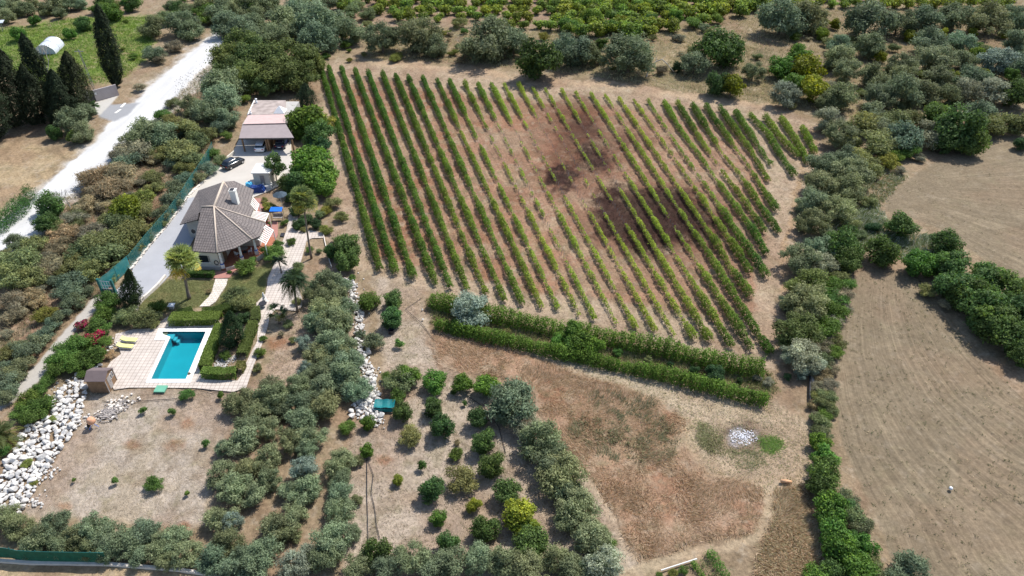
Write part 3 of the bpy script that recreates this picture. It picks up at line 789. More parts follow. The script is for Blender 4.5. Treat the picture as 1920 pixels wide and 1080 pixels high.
region('between the two stubble fields', 'G 1630 376 16; D 1690 422 28; d 1637 425 13; D 1585 458 36; D 1590 486 28; D 1655 470 31; D 1775 455 29; B 1720 492 30; B 1742 500 22; D 1785 500 34; D 1795 533 38; D 1850 520 34; D 1822 552 38; D 1903 543 36; D 1868 566 32; D 1840 580 42; D 1802 558 26; D 1867 608 40; D 1907 588 40; D 1902 636 34; D 1918 668 26; d 1842 502 12; G 1600 420 14; G 1615 440 12; G 1740 545 16; S 1775 570 14; B 1880 590 22; B 1830 530 20', 'x')
region('in the lower right hedgerow', 'B 1537 828 20; B 1547 857 27; D 1547 885 32; D 1538 912 25; B 1557 945 32; E 1592 935 22; B 1560 970 30; G 1592 968 26; B 1568 1000 34; E 1615 985 22; B 1578 1030 36; B 1615 1025 28; B 1602 1060 36; G 1630 1055 24; D 1585 950 18; D 1590 1010 22; O 1707 1066 30; O 1680 1085 20; D 1560 1075 26; G 1640 1080 22; B 1535 1080 26', 'y')
region('in the small citrus orchard', 'b 692 562 22.4; D 737 562 19; D 735 594 23.5; E 700 638 20; t 748 643 9; G 747 708 28; B 767 702 22.4; b 730 706 13.4; b 747 742 16.8; B 815 715 24.6; B 867 717 21.3; B 912 721 24.6; D 812 762 21.3; D 755 773 20.2; D 830 800 25.8; G 770 816 22.4; b 652 800 15.7; B 690 793 15.7; B 687 846 14.6; t 872 755 6; t 790 872 10; b 855 850 14.6; Y 745 900 11.2; D 810 917 25.8; G 865 898 30.2; D 895 783 22.4; D 907 828 25.8; D 922 872 28; D 950 920 25.8; Y 975 965 33.6; Y 985 985 24.6; Y 890 947 15.7; B 822 970 16.8; D 912 992 25.8; D 840 1018 25.8; D 1000 1017 31.4; b 980 1030 20.2; b 850 735 6.7; S 858 830 8; E 676 625 10; b 1140 1020 15.7', 'y')
region('in the row beside the dry meadow', 'O 962 748 42.4; O 948 772 25.4; o 985 797 25.4; O 1015 826 38.2; O 1037 862 33.9; O 1050 888 38.2; O 1075 922 29.7; O 1082 950 38.2; O 1066 972 26.5; O 1105 1008 35; O 1128 1000 23.3; o 1137 1056 38.2', 'y')
region('along the bottom picture edge', 'O 35 990 24; O 70 1000 26; O 105 985 26; O 140 1008 24; O 172 992 28; O 205 1005 26; O 235 1020 26; O 268 1002 26; O 300 1022 26; O 330 1008 24; O 350 1040 24; O 395 1050 28; O 440 1062 28; O 10 970 22; O 815 1062 30; O 850 1052 30; O 895 1050 28; O 940 1054 30; O 987 1058 32; O 1037 1057 30; O 1075 1066 28; D 707 1034 30; O 675 1062 30; O 770 1048 32; O 725 1066 28; O 200 1035 22; O 160 1030 20; O 110 1022 22; O 260 1042 20; O 310 1050 18; O 60 1025 18; O 1112 1060 26', 'x')
region('in the grove below the pool', 'O 450 752 25.8; E 507 722 22; O 507 748 29.2; O 555 725 24.9; O 597 727 27.5; o 575 692 17.2; O 640 708 31; O 655 680 31; O 670 730 24.1; O 612 760 27.5; O 560 756 25.8; O 482 772 22.4; O 562 790 27.5; O 585 812 24.1; O 462 800 24.1; O 450 824 27.5; O 505 803 22.4; O 547 826 24.1; O 575 842 18.9; O 497 858 27.5; O 437 915 29.2; O 415 890 25.8; O 462 877 22.4; O 505 897 22.4; O 470 925 23.2; o 570 880 25.8; O 570 916 26.7; O 545 912 19.8; O 637 868 24.9; O 637 897 21.5; O 672 864 11.2; O 635 925 22.4; O 637 957 26.7; O 670 936 10.3; O 555 962 24.9; O 415 965 24.1; o 435 980 18.9; O 525 978 30.1; O 495 1036 31; O 475 1064 27.5; O 425 1020 29.2; O 625 1010 32.7; O 612 1042 29.2; o 575 1040 22.4; o 550 1064 27.5; O 545 1000 20.6; O 455 1045 22.4; O 660 1000 15.5; O 530 770 18.9; O 420 840 15.5', 'y')
region('beside the right boulder wall', 'O 612 531 27; O 639 540 21; O 591 552 20; O 621 554 27; O 610 580 31; O 643 580 23; O 597 596 27; O 627 606 33; O 610 618 24; O 621 648 33; O 647 650 24; O 599 668 26; O 641 668 24; o 570 645 17; O 583 700 20; O 613 690 24', 'y')
region('in the house garden', 'D 650 462 30; D 648 490 24; D 624 470 18; b 507 474 20; b 521 460 13; b 462 500 19; b 470 492 12; G 442 552 22; G 456 568 22; d 456 596 14; b 422 665 12; G 550 637 9; b 493 634 8; b 487 660 11; G 482 690 10; G 600 400 12; y 610 395 12; y 612 430 12; y 640 500 10; G 625 380 16; G 640 405 14; b 546 452 10; b 580 468 9; G 560 500 12; b 534 417 9; d 555 395 15; d 560 420 13; d 545 372 12; y 503 386 11; G 496 375 8; G 350 512 9; G 372 512 9; b 395 513 9; b 430 510 5; G 598 470 7; S 526 626 8; G 540 608 10; d 592 420 12; S 632 448 10; d 575 410 12; G 570 430 8; b 660 520 8; G 555 565 10; S 392 545 7', 'y')
region('around the pool terrace', 'b 198 566 24; G 235 590 22; G 269 597 25; G 285 606 14; b 293 574 18; b 198 588 20; b 207 562 18; b 180 608 20; b 350 740 15; t 268 768 8; t 323 770 9; t 412 740 8; b 196 618 15; b 197 640 14; f 152 607 14; f 176 632 20; f 190 655 10; b 178 622 12; b 130 647 27; b 115 675 27; b 107 692 22; b 142 680 24; b 170 670 24; b 182 660 17; S 205 664 12; t 385 831 9; b 288 906 17; t 215 900 8; t 138 900 5; b 87 715 15; b 70 734 16; b 50 752 22; b 75 760 24; b 62 779 22; b 40 770 20; y 100 785 9; y 50 868 10; y 62 905 9; b 8 842 14; b 250 558 10; b 160 640 18; S 355 700 4; b 155 700 12; t 350 925 6', 'y')
region('left of the pale footpath', 'E 125 550 24; E 140 562 20; E 107 597 16; E 120 588 14; y 82 590 20; E 97 606 15; E 82 625 18; E 67 640 21; E 50 657 23; E 30 652 18; E 45 680 19; E 25 697 23; E 12 716 23; E 5 745 18; S 25 565 30; S 20 592 22; S 50 555 26; S 35 585 18; S 70 565 18; E 20 730 16; E 160 545 14; G 12 660 18; E 137 527 24; E 8 690 16; S 12 625 12', 'y')
region('on the slope left of the driveway', 'D 92 382 26; D 86 417 21; O 32 453 18; O 12 478 14; G 32 492 34; G 15 516 34; G 52 520 28; S 160 382 26; S 140 405 24; G 105 425 16; S 117 437 28; S 105 462 27; G 65 456 22; S 180 330 34; S 220 322 36; S 212 352 36; S 187 358 27; E 237 303 24; S 250 282 34; S 225 287 20; G 265 287 22; G 305 287 20; G 287 331 17; G 337 284 31; G 362 297 21; G 345 314 17; Y 240 389 30; y 265 372 26; G 270 396 22; G 225 412 28; G 200 413 20; S 175 433 26; G 250 432 33; G 220 446 33; G 180 456 36; G 200 476 32; G 160 478 32; G 237 461 26; G 262 441 18; G 140 491 26; G 175 502 28; S 100 496 28; S 92 478 20; S 87 512 22; G 118 510 18; E 330 354 22; E 320 376 20; E 307 400 20; E 275 447 13; E 345 334 18; E 370 333 14; E 390 316 17; b 400 286 13; G 412 300 14; O 410 187 32; O 390 207 26; O 425 222 22; O 350 198 20; b 305 214 15; O 275 247 34; O 250 260 22; O 300 252 28; G 350 239 26; G 362 262 24; S 325 246 18; G 387 252 22; E 412 238 18; b 425 254 12; G 320 225 16; S 150 440 20; S 205 385 20; G 295 350 14; G 225 498 16; G 210 520 14; S 75 545 14; G 300 420 12; S 285 300 14', 'y')
region('in the upper left corner area', 'O 8 30 16; O 26 18 17; O 47 16 15; O 85 20 12; O 112 25 12; B 64 37 12; B 32 62 17; D 152 44 16; B 208 22 19; B 130 62 13; b 235 40 6; b 228 92 7; O 283 50 23; O 341 42 28; O 387 8 20; O 396 33 15; O 287 100 18; S 325 86 18; O 357 58 21; S 262 162 13; O 137 226 28; O 150 248 22; D 100 248 17; O 158 208 18; O 410 18 24; O 428 47 26; O 5 12 16; b 165 52 9; G 45 84 10; D 140 255 14; S 300 110 15; b 250 105 9; O 60 5 12; O 150 8 12; D 185 15 12; b 10 110 12; O 320 12 12', 'x')
region('at the top beside the road', 'O 462 15 25; O 457 50 26; O 484 45 24; O 522 45 33; O 520 72 24; O 500 10 22; O 555 25 28; O 600 40 38; O 596 70 34; O 625 42 20; O 655 56 28; G 660 20 20; G 687 26 17; v 640 10 12; G 672 8 14; O 440 20 20; O 480 70 20; O 560 60 22; b 605 108 8; O 560 4 18; O 610 5 18; G 690 45 10', 'x')
region('behind the carport', 'P 437 107 33; P 457 90 35; P 430 132 28; P 475 104 32; P 505 118 40; P 550 114 40; P 525 145 34; P 562 142 32; P 580 120 24; P 475 140 32; O 420 162 34; O 416 190 22; b 457 184 13; P 500 160 22; P 595 125 12', 'x')
region('right of the carport and drive', 'B 575 222 36; B 552 216 20; y 605 226 21; D 596 252 27; B 560 250 14; d 600 270 20; B 580 304 38; B 600 327 34; B 569 322 28; D 559 342 26; B 606 348 26; D 536 342 18; B 590 345 20; a 512 308 30; D 545 355 14; B 585 280 12; G 622 335 10', 'y')
region('at the top left edge of the picture', 'G 431 29 19; O 13 2 19; G 109 -2 21; O 549 25 20; b 339 -7 15; O 112 -7 17; b 448 12 13; O 477 30 18; b 386 33 19; G 307 34 19; O 469 -5 12; O 468 32 11; b 383 17 21; O 418 33 17; b 328 26 12; O 423 8 19; b 448 6 17; b 533 35 21; D 202 2 17; O 374 -11 11; D 244 4 19; D 190 6 14; O 498 18 14; O 129 6 16; D 469 19 18; O 141 8 11; G 328 11 16; D 333 15 14; O 513 33 15; O 96 7 21; O 347 17 13; D 186 19 10; b 184 13 16; D 484 -4 21; D 377 -3 12; O 37 21 12; O 357 18 12; O 416 2 21; G 219 10 13; O 505 -2 16', 'x')
region('among the bank olives', 'y 941 93 9; S 841 74 6; S 865 110 11; G 1069 86 9; G 776 80 6; G 908 86 7; G 682 102 8; y 809 63 7; G 858 86 7; b 1157 100 6; G 1120 87 10; S 623 87 8; y 1019 68 11; G 896 59 8; S 1172 62 9; b 909 100 11; b 871 58 9; y 1212 59 10; b 1060 72 7; S 877 101 10; b 654 94 6; S 1042 77 7; G 1044 102 6; G 643 66 10; b 962 67 10; S 1264 70 8; G 792 88 10; G 1160 98 7; y 740 109 11; S 843 63 8; y 841 60 7; b 1022 87 6; b 1192 75 11; G 1224 70 9; G 1201 62 11; b 719 81 10; S 1278 100 8; S 815 60 11; S 1048 83 7; G 1022 102 10; y 1209 108 9; y 963 79 8; G 1175 94 9; G 960 96 11; G 737 80 7; b 648 83 11', 'x')
region('between the bushes of the slope', 'S 170 356 16; G 281 351 12; G 131 493 13; G 211 326 9; G 208 317 11; G 283 325 11; S 257 343 9; S 71 505 12; S 330 281 10; G 126 506 10; E 314 259 15; S 362 226 11; G 154 481 16; S 368 249 9; S 374 256 13; G 220 371 11; S 225 371 16; E 128 437 9; G 249 384 16; E 227 361 11; G 74 518 10; S 196 386 14; S 357 239 12; S 293 293 14; S 271 330 12; G 42 487 16; G 214 353 12; G 202 323 13; S 267 339 15; G 330 290 16; S 230 387 13; G 60 475 15; S 201 422 15; G 323 192 12; G 62 453 16; G 280 283 12; G 142 418 15; E 340 250 11; E 209 409 12; G 101 505 13; E 324 292 12; S 158 393 14; E 145 384 9; G 142 402 15; S 184 452 10; S 292 285 15; S 139 391 13; G 159 376 10; S 191 388 15; G 242 383 10; E 324 305 15; G 282 282 15; E 103 527 14; G 356 237 10; S 139 503 16; E 310 262 12; S 253 387 16; S 100 414 9; E 118 460 9; S 243 369 15', 'y')
# the orchard along the top edge: rows of small light green trees
rr = random.Random(3)
items = []
for row, y in enumerate([-30, -18, -6, 6, 18, 31, 44, 55]):
    for x in range(585, 1440, 25):
        xx = x + rr.uniform(-5, 5) + (row % 2) * 9; yy = y + rr.uniform(-2.5, 2.5)
        lim = np.interp(xx, [585, 640, 720, 850, 1000, 1100, 1200, 1290, 1380, 1430], [-5, 6, 28, 38, 50, 62, 64, 40, 30, 4])
        if yy < lim and rr.random() < 0.93: items.append('v %d %d %d' % (xx, yy, rr.uniform(11, 15.5) * (1.25 if xx > 1060 else 1)))
for x in range(1440, 1920, 24):
    for y in (-8, 5):
        items.append('v %d %d %d' % (x + rr.uniform(-4, 4), y + rr.uniform(-2, 2), rr.uniform(10, 14)))
rows_txt = {}
for it in items:
    p = it.split(); y = int(p[2]); k = 0 if y < 0 else 1 if y < 12 else 2 if y < 25 else 3 if y < 38 else 4
    rows_txt.setdefault(k, []).append(it)
for k, nm in enumerate(['in the farthest top orchard row', 'in the second top orchard row', 'in the middle top orchard row', 'in the fourth top orchard row', 'in the nearest top orchard row']):
    region(nm, ';'.join(rows_txt.get(k, [])), 'x')
region('at the foot of the top orchard', 'b 1065 45 17; b 1140 48 18; Y 1165 40 15; B 1188 58 15; b 1225 38 17; B 1268 32 16; b 1300 40 17; b 1345 35 14; B 1110 30 18; Y 1210 15 14; d 1320 18 14; G 1060 62 10; b 1260 48 14; G 1330 62 12; O 1320 52 10; y 830 62 9; G 862 42 15; S 1275 70 12', 'x')

# ------------------------------------------------------------------ vine rows and long hedges
def hedge_mesh(name, pts, per_m, w, h, L, Wd, seed, dens=None, tint=None, base=0.12, box=False, lump=0.9):
    """leaves of a row of plants along a ground polyline (world x, y)"""
    rng = np.random.default_rng(seed)
    pts = np.array(pts, float)
    seg = np.linalg.norm(np.diff(pts, axis=0), axis=1); cum = np.concatenate([[0], np.cumsum(seg)])
    n = int(cum[-1] * per_m)
    s = rng.uniform(0, cum[-1], n)
    s = s + 0.06 * lump * np.sin(s * 2 * math.pi / lump)         # plants stand about every lump metres
    s = np.clip(s, 0, cum[-1])
    x = np.interp(s, cum, pts[:, 0]); y = np.interp(s, cum, pts[:, 1])
    ex = np.interp(s + .3, cum, pts[:, 0]) - np.interp(s - .3, cum, pts[:, 0]); ey = np.interp(s + .3, cum, pts[:, 1]) - np.interp(s - .3, cum, pts[:, 1])
    t = unit(np.stack([ex, ey], -1)); nx, ny = -t[:, 1], t[:, 0]
    d = np.ones(n) if dens is None else dens(x, y)
    k = vnoise(s / lump, np.full(n, seed * 1.7), seed % 50) * 0.55 + vnoise(s / (lump * 4), np.full(n, seed * 3.1), 3) * 0.45
    k = np.clip(.5 + (k - .5) * (1 + 1.1 * np.clip(1 - d, 0, 1)), 0, 1)
    loc = np.clip(d * (0.45 + 1.15 * k) - .15 * np.clip(1 - d, 0, 1) * (1 if dens is not None else 0), 0, 1.35)
    keep = rng.uniform(size=n) < np.clip(loc * 1.08 - 0.16, 0.0, 1)
    if box: keep[:] = True; loc = loc * 0 + 1
    size = np.clip(0.20 + 0.92 * loc, 0.3, 1.25) if not box else 1 + .05 * (k - .5)
    wl_ = w * size; hl = h * size
    if box:
        a = rng.uniform(-1, 1, n); b = rng.uniform(0, 1, n)
        e = rng.uniform(size=n)
        a = np.where(e < .45, np.sign(a) * (1 - .06 * rng.uniform(size=n)), a); b = np.where(e >= .45, 1 - .07 * rng.uniform(size=n), b)
        off = a * wl_ / 2; z = b * hl
        nr = np.where((e < .45)[:, None], np.stack([nx * np.sign(a), ny * np.sign(a), 0 * x], -1), np.array([[0, 0, 1.]]))
    else:
        th = rng.uniform(0, math.pi, n); rr_ = rng.uniform(0, 1, n) ** 0.35 * rng.normal(1, 0.09, n)
        off = np.cos(th) * rr_ * wl_ / 2; z = base + (np.sin(th) * rr_ * (hl - base))
        nr = np.stack([nx * np.cos(th), ny * np.cos(th), np.sin(th)], -1)
    p = np.stack([x + nx * off + rng.normal(0, .05, n), y + ny * off + rng.normal(0, .05, n), np.maximum(z, .03)], -1)
    nr = unit(nr * .8 + rng.normal(size=(n, 3)) * .6 + np.array([0, 0, .25]))
    tone = np.clip(1 + rng.normal(0, .2, n) + (vnoise(s / (lump * .6), np.full(n, 9.0), 8) - .5) * .5, .4, 1.8)[:, None] * np.ones((1, 3))
    if tint is not None: tone = tone * tint(x, y)
    return leaf_mesh(name, p[keep], nr[keep], L, Wd, tone[keep], rng), cum[-1]

# density and colour of the vines as surveyed: x, y (photo px), density, yellowness
CTRL = np.array([(620,200,1,0),(700,450,1,.1),(680,330,1,.05),(760,300,.92,.15),(720,170,1,.05),(820,180,.9,.1),(800,480,.85,.2),(740,420,.95,.1),(870,400,.7,.45),(900,165,.85,.35),(950,180,.72,.8),(900,250,.42,.6),
 (960,260,.28,.8),(1000,240,.3,.9),(1050,300,.2,.9),(1100,250,.28,.9),(1100,350,.28,.9),(980,400,.5,.7),(930,450,.7,.4),(950,540,.7,.4),(1040,440,.5,.9),(1020,550,.62,.7),(1100,500,.48,.9),(1120,580,.42,.9),
 (1200,450,.52,.9),(1200,550,.5,.9),(1250,600,.52,.9),(1280,500,.6,.8),(1330,600,.78,.5),(1400,630,.9,.2),(1420,600,1,.1),(1350,480,.8,.4),(1420,500,1,.1),(1380,400,.75,.4),(1440,420,1,.1),(1400,330,.6,.5),
 (1360,300,.35,.7),(1300,270,.5,.6),(1250,240,.5,.8),(1200,230,.48,.9),(1130,200,.5,.9),(1060,190,.55,.8),(1250,190,.8,.5),(1290,220,1,.1),(1340,220,1,.05),(1420,250,1,.3),(1470,250,1,.5),(1510,260,1,.4),(1480,300,1,.15),
 (1440,290,.8,.2),(1330,380,.6,.7),(1230,380,.42,.9),(1150,400,.38,.9),(1000,330,.3,.8),(850,300,.75,.3),(880,480,.72,.35),(830,400,.8,.25)])
def vine_field(x, y):
    qx, qy = to_px(x, y, 0.6)
    w = 1.0 / (((qx[:, None] - CTRL[None, :, 0]) / 1.0) ** 2 + ((qy[:, None] - CTRL[None, :, 1]) / 0.9) ** 2 + 200.0) ** 2
    w /= w.sum(1, keepdims=True)
    return w @ CTRL[:, 2], w @ CTRL[:, 3]
def vine_dens(x, y): return vine_field(x, y)[0]
DG = np.array([0.058, 0.135, 0.020]); YG = np.array([0.320, 0.400, 0.055])
def vine_tint(x, y):
    yl_ = vine_field(x, y)[1][:, None]
    yl_ = np.clip(yl_ + (vnoise(x, y, 17)[:, None] - .5) * .3, 0, 1)
    return DG * (1 - yl_) + YG * yl_

VR = []
tops = [(603,130),(616,125),(640,126),(666,131),(690,134),(717,136),(741,138),(765,142),(792,143),(819,147),(842,148),(871,153),(896,155),(921,156),(945,155),(972,155),(998,161),(1022,163),(1053,166),(1079,170),(1108,173)]
bots = [(712,503),(742,510),(775,518),(817,530),(845,536),(877,541),(912,548),(947,561),(980,567),(1016,573),(1047,576),(1087,588),(1117,596),(1157,603),(1193,612),(1230,618),(1266,626),(1302,631),(1332,636),(1374,647),(1410,651)]
for a, b in zip(tops, bots): VR.append([a, b])
VR += [[(1134,174),(1267,379),(1322,461),(1370,540),(1446,661)],
 [(1160,180),(1282,362),(1339,446),(1369,497),(1408,552)],
 [(1188,183),(1311,360),(1339,403),(1388,477),(1406,508)],
 [(1215,186),(1286,292),(1335,360),(1378,427),(1438,516)],
 [(1245,188),(1275,240),(1309,284),(1363,360),(1419,440),(1438,474)],
 [(1270,190),(1311,255),(1365,332),(1399,377),(1434,432)],
 [(1298,194),(1331,247),(1356,286),(1390,327),(1425,382),(1462,434)],
 [(1323,196),(1342,224),(1378,273),(1399,300),(1434,357),(1457,392)],
 [(1350,200),(1369,228),(1408,280),(1442,336)],
 [(1378,207),(1408,251),(1428,280),(1447,306)],
 [(1406,213),(1440,249),(1460,283),(1490,327)],
 [(1434,217),(1466,259),(1498,291)],
 [(1464,219),(1492,260),(1515,303)],
 [(1503,236),(1517,261),(1528,284)]]
def densify(pl, step=8):
    out = []
    for (x0, y0), (x1, y1) in zip(pl[:-1], pl[1:]):
        n = max(1, int(math.hypot(x1 - x0, y1 - y0) / step))
        for i in range(n): out.append((x0 + (x1 - x0) * i / n, y0 + (y1 - y0) * i / n))
    out.append(pl[-1]); return out
nrow = len(VR)
for i, pl in enumerate(VR):
    # the polylines were read along the tops of the plants (about 0.7 m up)
    w2 = [P(x, y, 0.7)[:2] for x, y in densify(pl, 30)]
    mid = vine_field(np.array([p[0] for p in w2]), np.array([p[1] for p in w2]))
    md, my = float(mid[0].mean()), float(mid[1].mean())
    look = ('dense dark green' if md > .85 else 'fairly full green' if md > .7 else 'thin gappy pale green' if md < .5 else 'patchy yellow-green')
    lab = '%s vine row, %s from the house side of the vineyard' % (look, ordinal(i + 1)) if i < 18 else '%s vine row, %s from the right-hand end of the vineyard' % (look, ordinal(nrow - i))
    if i == 0: lab = 'dense dark green vine row nearest the house and carport'
    if i == nrow - 1: lab = 'shortest bushy vine row at the far right corner of the vineyard'
    root = thing('vine_row', lab, 'vine row', (w2[0][0], w2[0][1], 0), 'vine rows in the vineyard')
    me, ln = hedge_mesh('leaves', w2, 320, 1.0, 1.22, 0.21, 0.13, 200 + i, vine_dens, vine_tint, base=.25, lump=1.3)
    me.transform(__import__('mathutils').Matrix.Translation((-w2[0][0], -w2[0][1], 0)))
    o = bpy.data.objects.new('leaves', me); COL.objects.link(o); o.parent = root; o.color = (1, 1, 1, 1)
    mb = MB()
    rs = random.Random(i)
    dl = np.array(w2); sg = np.linalg.norm(np.diff(dl, axis=0), axis=1); cm = np.concatenate([[0], np.cumsum(sg)])
    s = .3
    while s < cm[-1]:
        x, y = float(np.interp(s, cm, dl[:, 0])), float(np.interp(s, cm, dl[:, 1]))
        hh = rs.uniform(.6, .95)
        mb.tube([(x, y, -.1), (x + rs.uniform(-.08, .08), y + rs.uniform(-.08, .08), hh)], [.035, .025], 4, cap=False)
        mb.tube([(x, y, hh * .7), (x + rs.uniform(-.4, .4), y + rs.uniform(-.4, .4), hh + .2)], [.02, .008], 3, cap=False)
        s += 1.15
    mb.build('stems', M['greywood'], root)['kind'] = 'stuff'

def long_hedge(name, label, cat, pl, w, h, col, seed, per_m=300, L=.2, Wd=.13, group=None, box=False, lump=1.1, height0=None):
    w2 = [P(x, y, h * .5 if height0 is None else height0)[:2] for x, y in densify(pl, 20)]
    me, ln = hedge_mesh(name, w2, per_m, w, h, L, Wd, seed, None, None, base=.1, box=box, lump=lump)
    o = bpy.data.objects.new(name, me); COL.objects.link(o); o.color = (*col, 1)
    return tag(o, label, cat, group)
long_hedge('fruit_hedge', 'upper of the two long bushy hedges below the vineyard', 'hedge', [(805,560),(842,568),(880,580),(935,590),(1010,607),(1085,618),(1135,630),(1185,641),(1255,652),(1295,664),(1355,677),(1405,687),(1432,689)], 2.0, 1.9, (0.105, 0.190, 0.030), 501, 560, .22, .14, 'long bushy hedges below the vineyard')
long_hedge('fruit_hedge', 'lower of the two long bushy hedges below the vineyard', 'hedge', [(815,605),(860,616),(910,628),(985,644),(1035,657),(1085,667),(1185,689),(1242,699),(1305,716),(1367,732),(1405,742),(1440,749)], 1.45, 1.5, (0.110, 0.195, 0.032), 502, 460, .22, .14, 'long bushy hedges below the vineyard')
region('between the two long hedges', 'o 880 580 36; B 1075 620 24; B 1088 640 26; B 1115 650 22; B 1045 640 14; B 1065 650 18; d 1257 683 8; d 1302 695 12; d 1340 700 19; d 1387 714 9; G 950 622 10; B 1050 628 14; b 1160 660 10; G 1215 672 9; b 860 605 12; S 1440 715 12; S 1420 708 10', 'x')
long_hedge('cane_hedge', 'strip of dark green canes beside the white road at the left edge', 'hedge', [(-15,430),(10,408),(35,388),(57,358)], 2.2, 2.3, (0.055, 0.125, 0.03), 503, 420, .5, .07)
# clipped garden hedges
HC = (0.15, 0.21, 0.045)
def clip_hedge(label, pl, w, h, seed, col=HC):
    return long_hedge('clipped_hedge', label, 'hedge', pl, w, h, col, seed, int(1000 * (w + 2 * h) / 3), .17, .12, 'clipped box hedges of the garden', box=True, lump=3.0, height0=h)
clip_hedge('straight clipped hedge along the far short side of the pool', [(318,592),(350,592),(380,591),(412,590)], 1.7, 1.05, 510)
clip_hedge('long clipped hedge along the right side of the pool', [(412,606),(405,622),(397,640),(391,655),(385,672),(380,684)], 1.15, 1.0, 511)
clip_hedge('clipped hedge across the pool-end bed with a gravel corner', [(378,692),(400,694),(420,695),(440,692)], 1.1, 1.0, 512)
clip_hedge('short browned clipped hedge closing the right side of the gravel bed', [(446,690),(452,677)], .9, .9, 513, (0.14, 0.145, 0.045))
clip_hedge('clipped hedge strip between the bed and the garden path', [(474,600),(468,618),(461,636),(455,652),(452,660)], 1.1, .9, 514, (0.115, 0.15, 0.04))
clip_hedge('curved low hedge between lawn and pool hedge', [(333,584),(350,581),(362,577)], 1.1, .8, 515, (0.075, 0.115, 0.028))
clip_hedge('low hedge in front of the lawn with an arched top', [(378,581),(400,580),(420,574),(440,570)], 1.2, .9, 516, (0.075, 0.115, 0.028))
clip_hedge('narrow hedge below the olive-green garden shrubs', [(478,574),(479,588),(476,598)], 1.0, .8, 517, (0.12, 0.145, 0.045))
clip_hedge('thin hedge at the foot of the house front wall', [(350,509),(372,509),(398,510)], .7, .8, 518, (0.06, 0.11, 0.025))
# dark conifers
def cone_tree(name, label, bpx, bpy_, tpx, tpy, rad, col, seed, leaves=5200, pw=0.6, group=None, L=.34, Wd=.16):
    """tapering evergreen: base and tip read from the photo"""
    x, y, _ = P(bpx, bpy_)
    v = (tpy - 540) / F
    # height at which the vertical through the base meets the tip row
    D = (Y0 := y) * (SP + v * CP) / (CP - v * SP)
    H = CAM_H - D
    tx = (tpx - 960) / F * (y * CP + D * SP)
    leaves = int(leaves * 2.0)
    rng = np.random.default_rng(seed)
    h = rng.uniform(0, 1, leaves)
    prof = rad * np.clip(np.sin(np.pi * np.clip(h * .9 + .1, 0, 1) ** pw), 0.02, 1) ** .75
    a = rng.uniform(0, 2 * np.pi, leaves)
    bump = .82 * (1 + .34 * (vnoise(a * 2.2, h * H * .7, seed) - .5) * 2 + .26 * (vnoise(a * 5, h * H * 1.8, seed + 9) - .5) * 2 + .12 * rng.normal(size=leaves))
    r = prof * bump * rng.uniform(.35, 1, leaves) ** .3
    z = H * .03 + h * H * .97
    p = np.stack([r * np.cos(a) + (tx - x) * (z / H), r * np.sin(a), z], -1)
    nr = unit(np.stack([np.cos(a), np.sin(a), 0 * a + .35], -1) + rng.normal(size=(leaves, 3)) * .5)
    tone = np.clip(1 + rng.normal(0, .28, leaves) + (vnoise(a * 3, z, seed + 3) - .5) * .7, .3, 2)[:, None] * np.ones((1, 3))
    me = leaf_mesh('crown', p, nr, L, Wd, tone, rng, np.array([[0, 0, .8]]))

    root = thing(name, label, 'tree', (x, y, 0), group)
    o = bpy.data.objects.new('crown', me); COL.objects.link(o); o.parent = root; o.color = (*col, 1)
    mb = MB(); mb.tube([(x, y, -.1), (x + (tx - x) * .4, y, H * .4)], [max(.12, rad * .12), .06], 7)
    mb.build('trunk', M['bark'], root)
    return root
CY = (0.036, 0.050, 0.026)
cone_tree('cypress', 'tall slim cypress standing alone behind the white gate wall', 219, 162, 181, 8, 2.35, CY, 601, 9000, 1.0)
cone_tree('cypress', 'leaning dark cypress in front of the polytunnel', 100, 215, 40, 62, 2.6, CY, 602, 8000, .95, 'dark cypresses at the left edge')
cone_tree('cypress', 'brownish cypress left of the white gate wall', 148, 212, 122, 96, 3.1, (0.052, 0.062, 0.03), 603, 8000, .75, 'dark cypresses at the left edge')
cone_tree('cypress', 'broad dark cypress at the left picture edge', 30, 236, -4, 90, 3.6, (0.045, 0.056, 0.03), 604, 9000, .75, 'dark cypresses at the left edge')
cone_tree('cypress', 'short cypress wedged between the two biggest ones at the left', 70, 232, 40, 120, 2.8, CY, 605, 7000, .75, 'dark cypresses at the left edge')
cone_tree('cypress', 'cypress shading the driveway behind the gate wall', 118, 232, 95, 130, 2.8, CY, 606, 7000, .7, 'dark cypresses at the left edge')
cone_tree('cypress', 'partly cropped cypress beyond the left picture edge', -10, 262, -40, 110, 3.4, CY, 607, 6000, .75, 'dark cypresses at the left edge')
cone_tree('conifer', 'dark pyramid conifer beside the driveway gate', 245, 576, 241, 504, 1.55, (0.040, 0.062, 0.024), 608, 5000, .6, None, .2, .09)
cone_tree('conifer', 'dark dome-shaped conifer inside the pool hedge bed', 434, 645, 430, 582, 1.6, (0.036, 0.070, 0.028), 609, 5200, .62, None, .18, .09)
cone_tree('conifer', 'dark conifer at the back corner of the carport terrace', 575, 205, 572, 156, 2.4, (0.045, 0.068, 0.034), 610, 4500, .6, None, .24, .1)

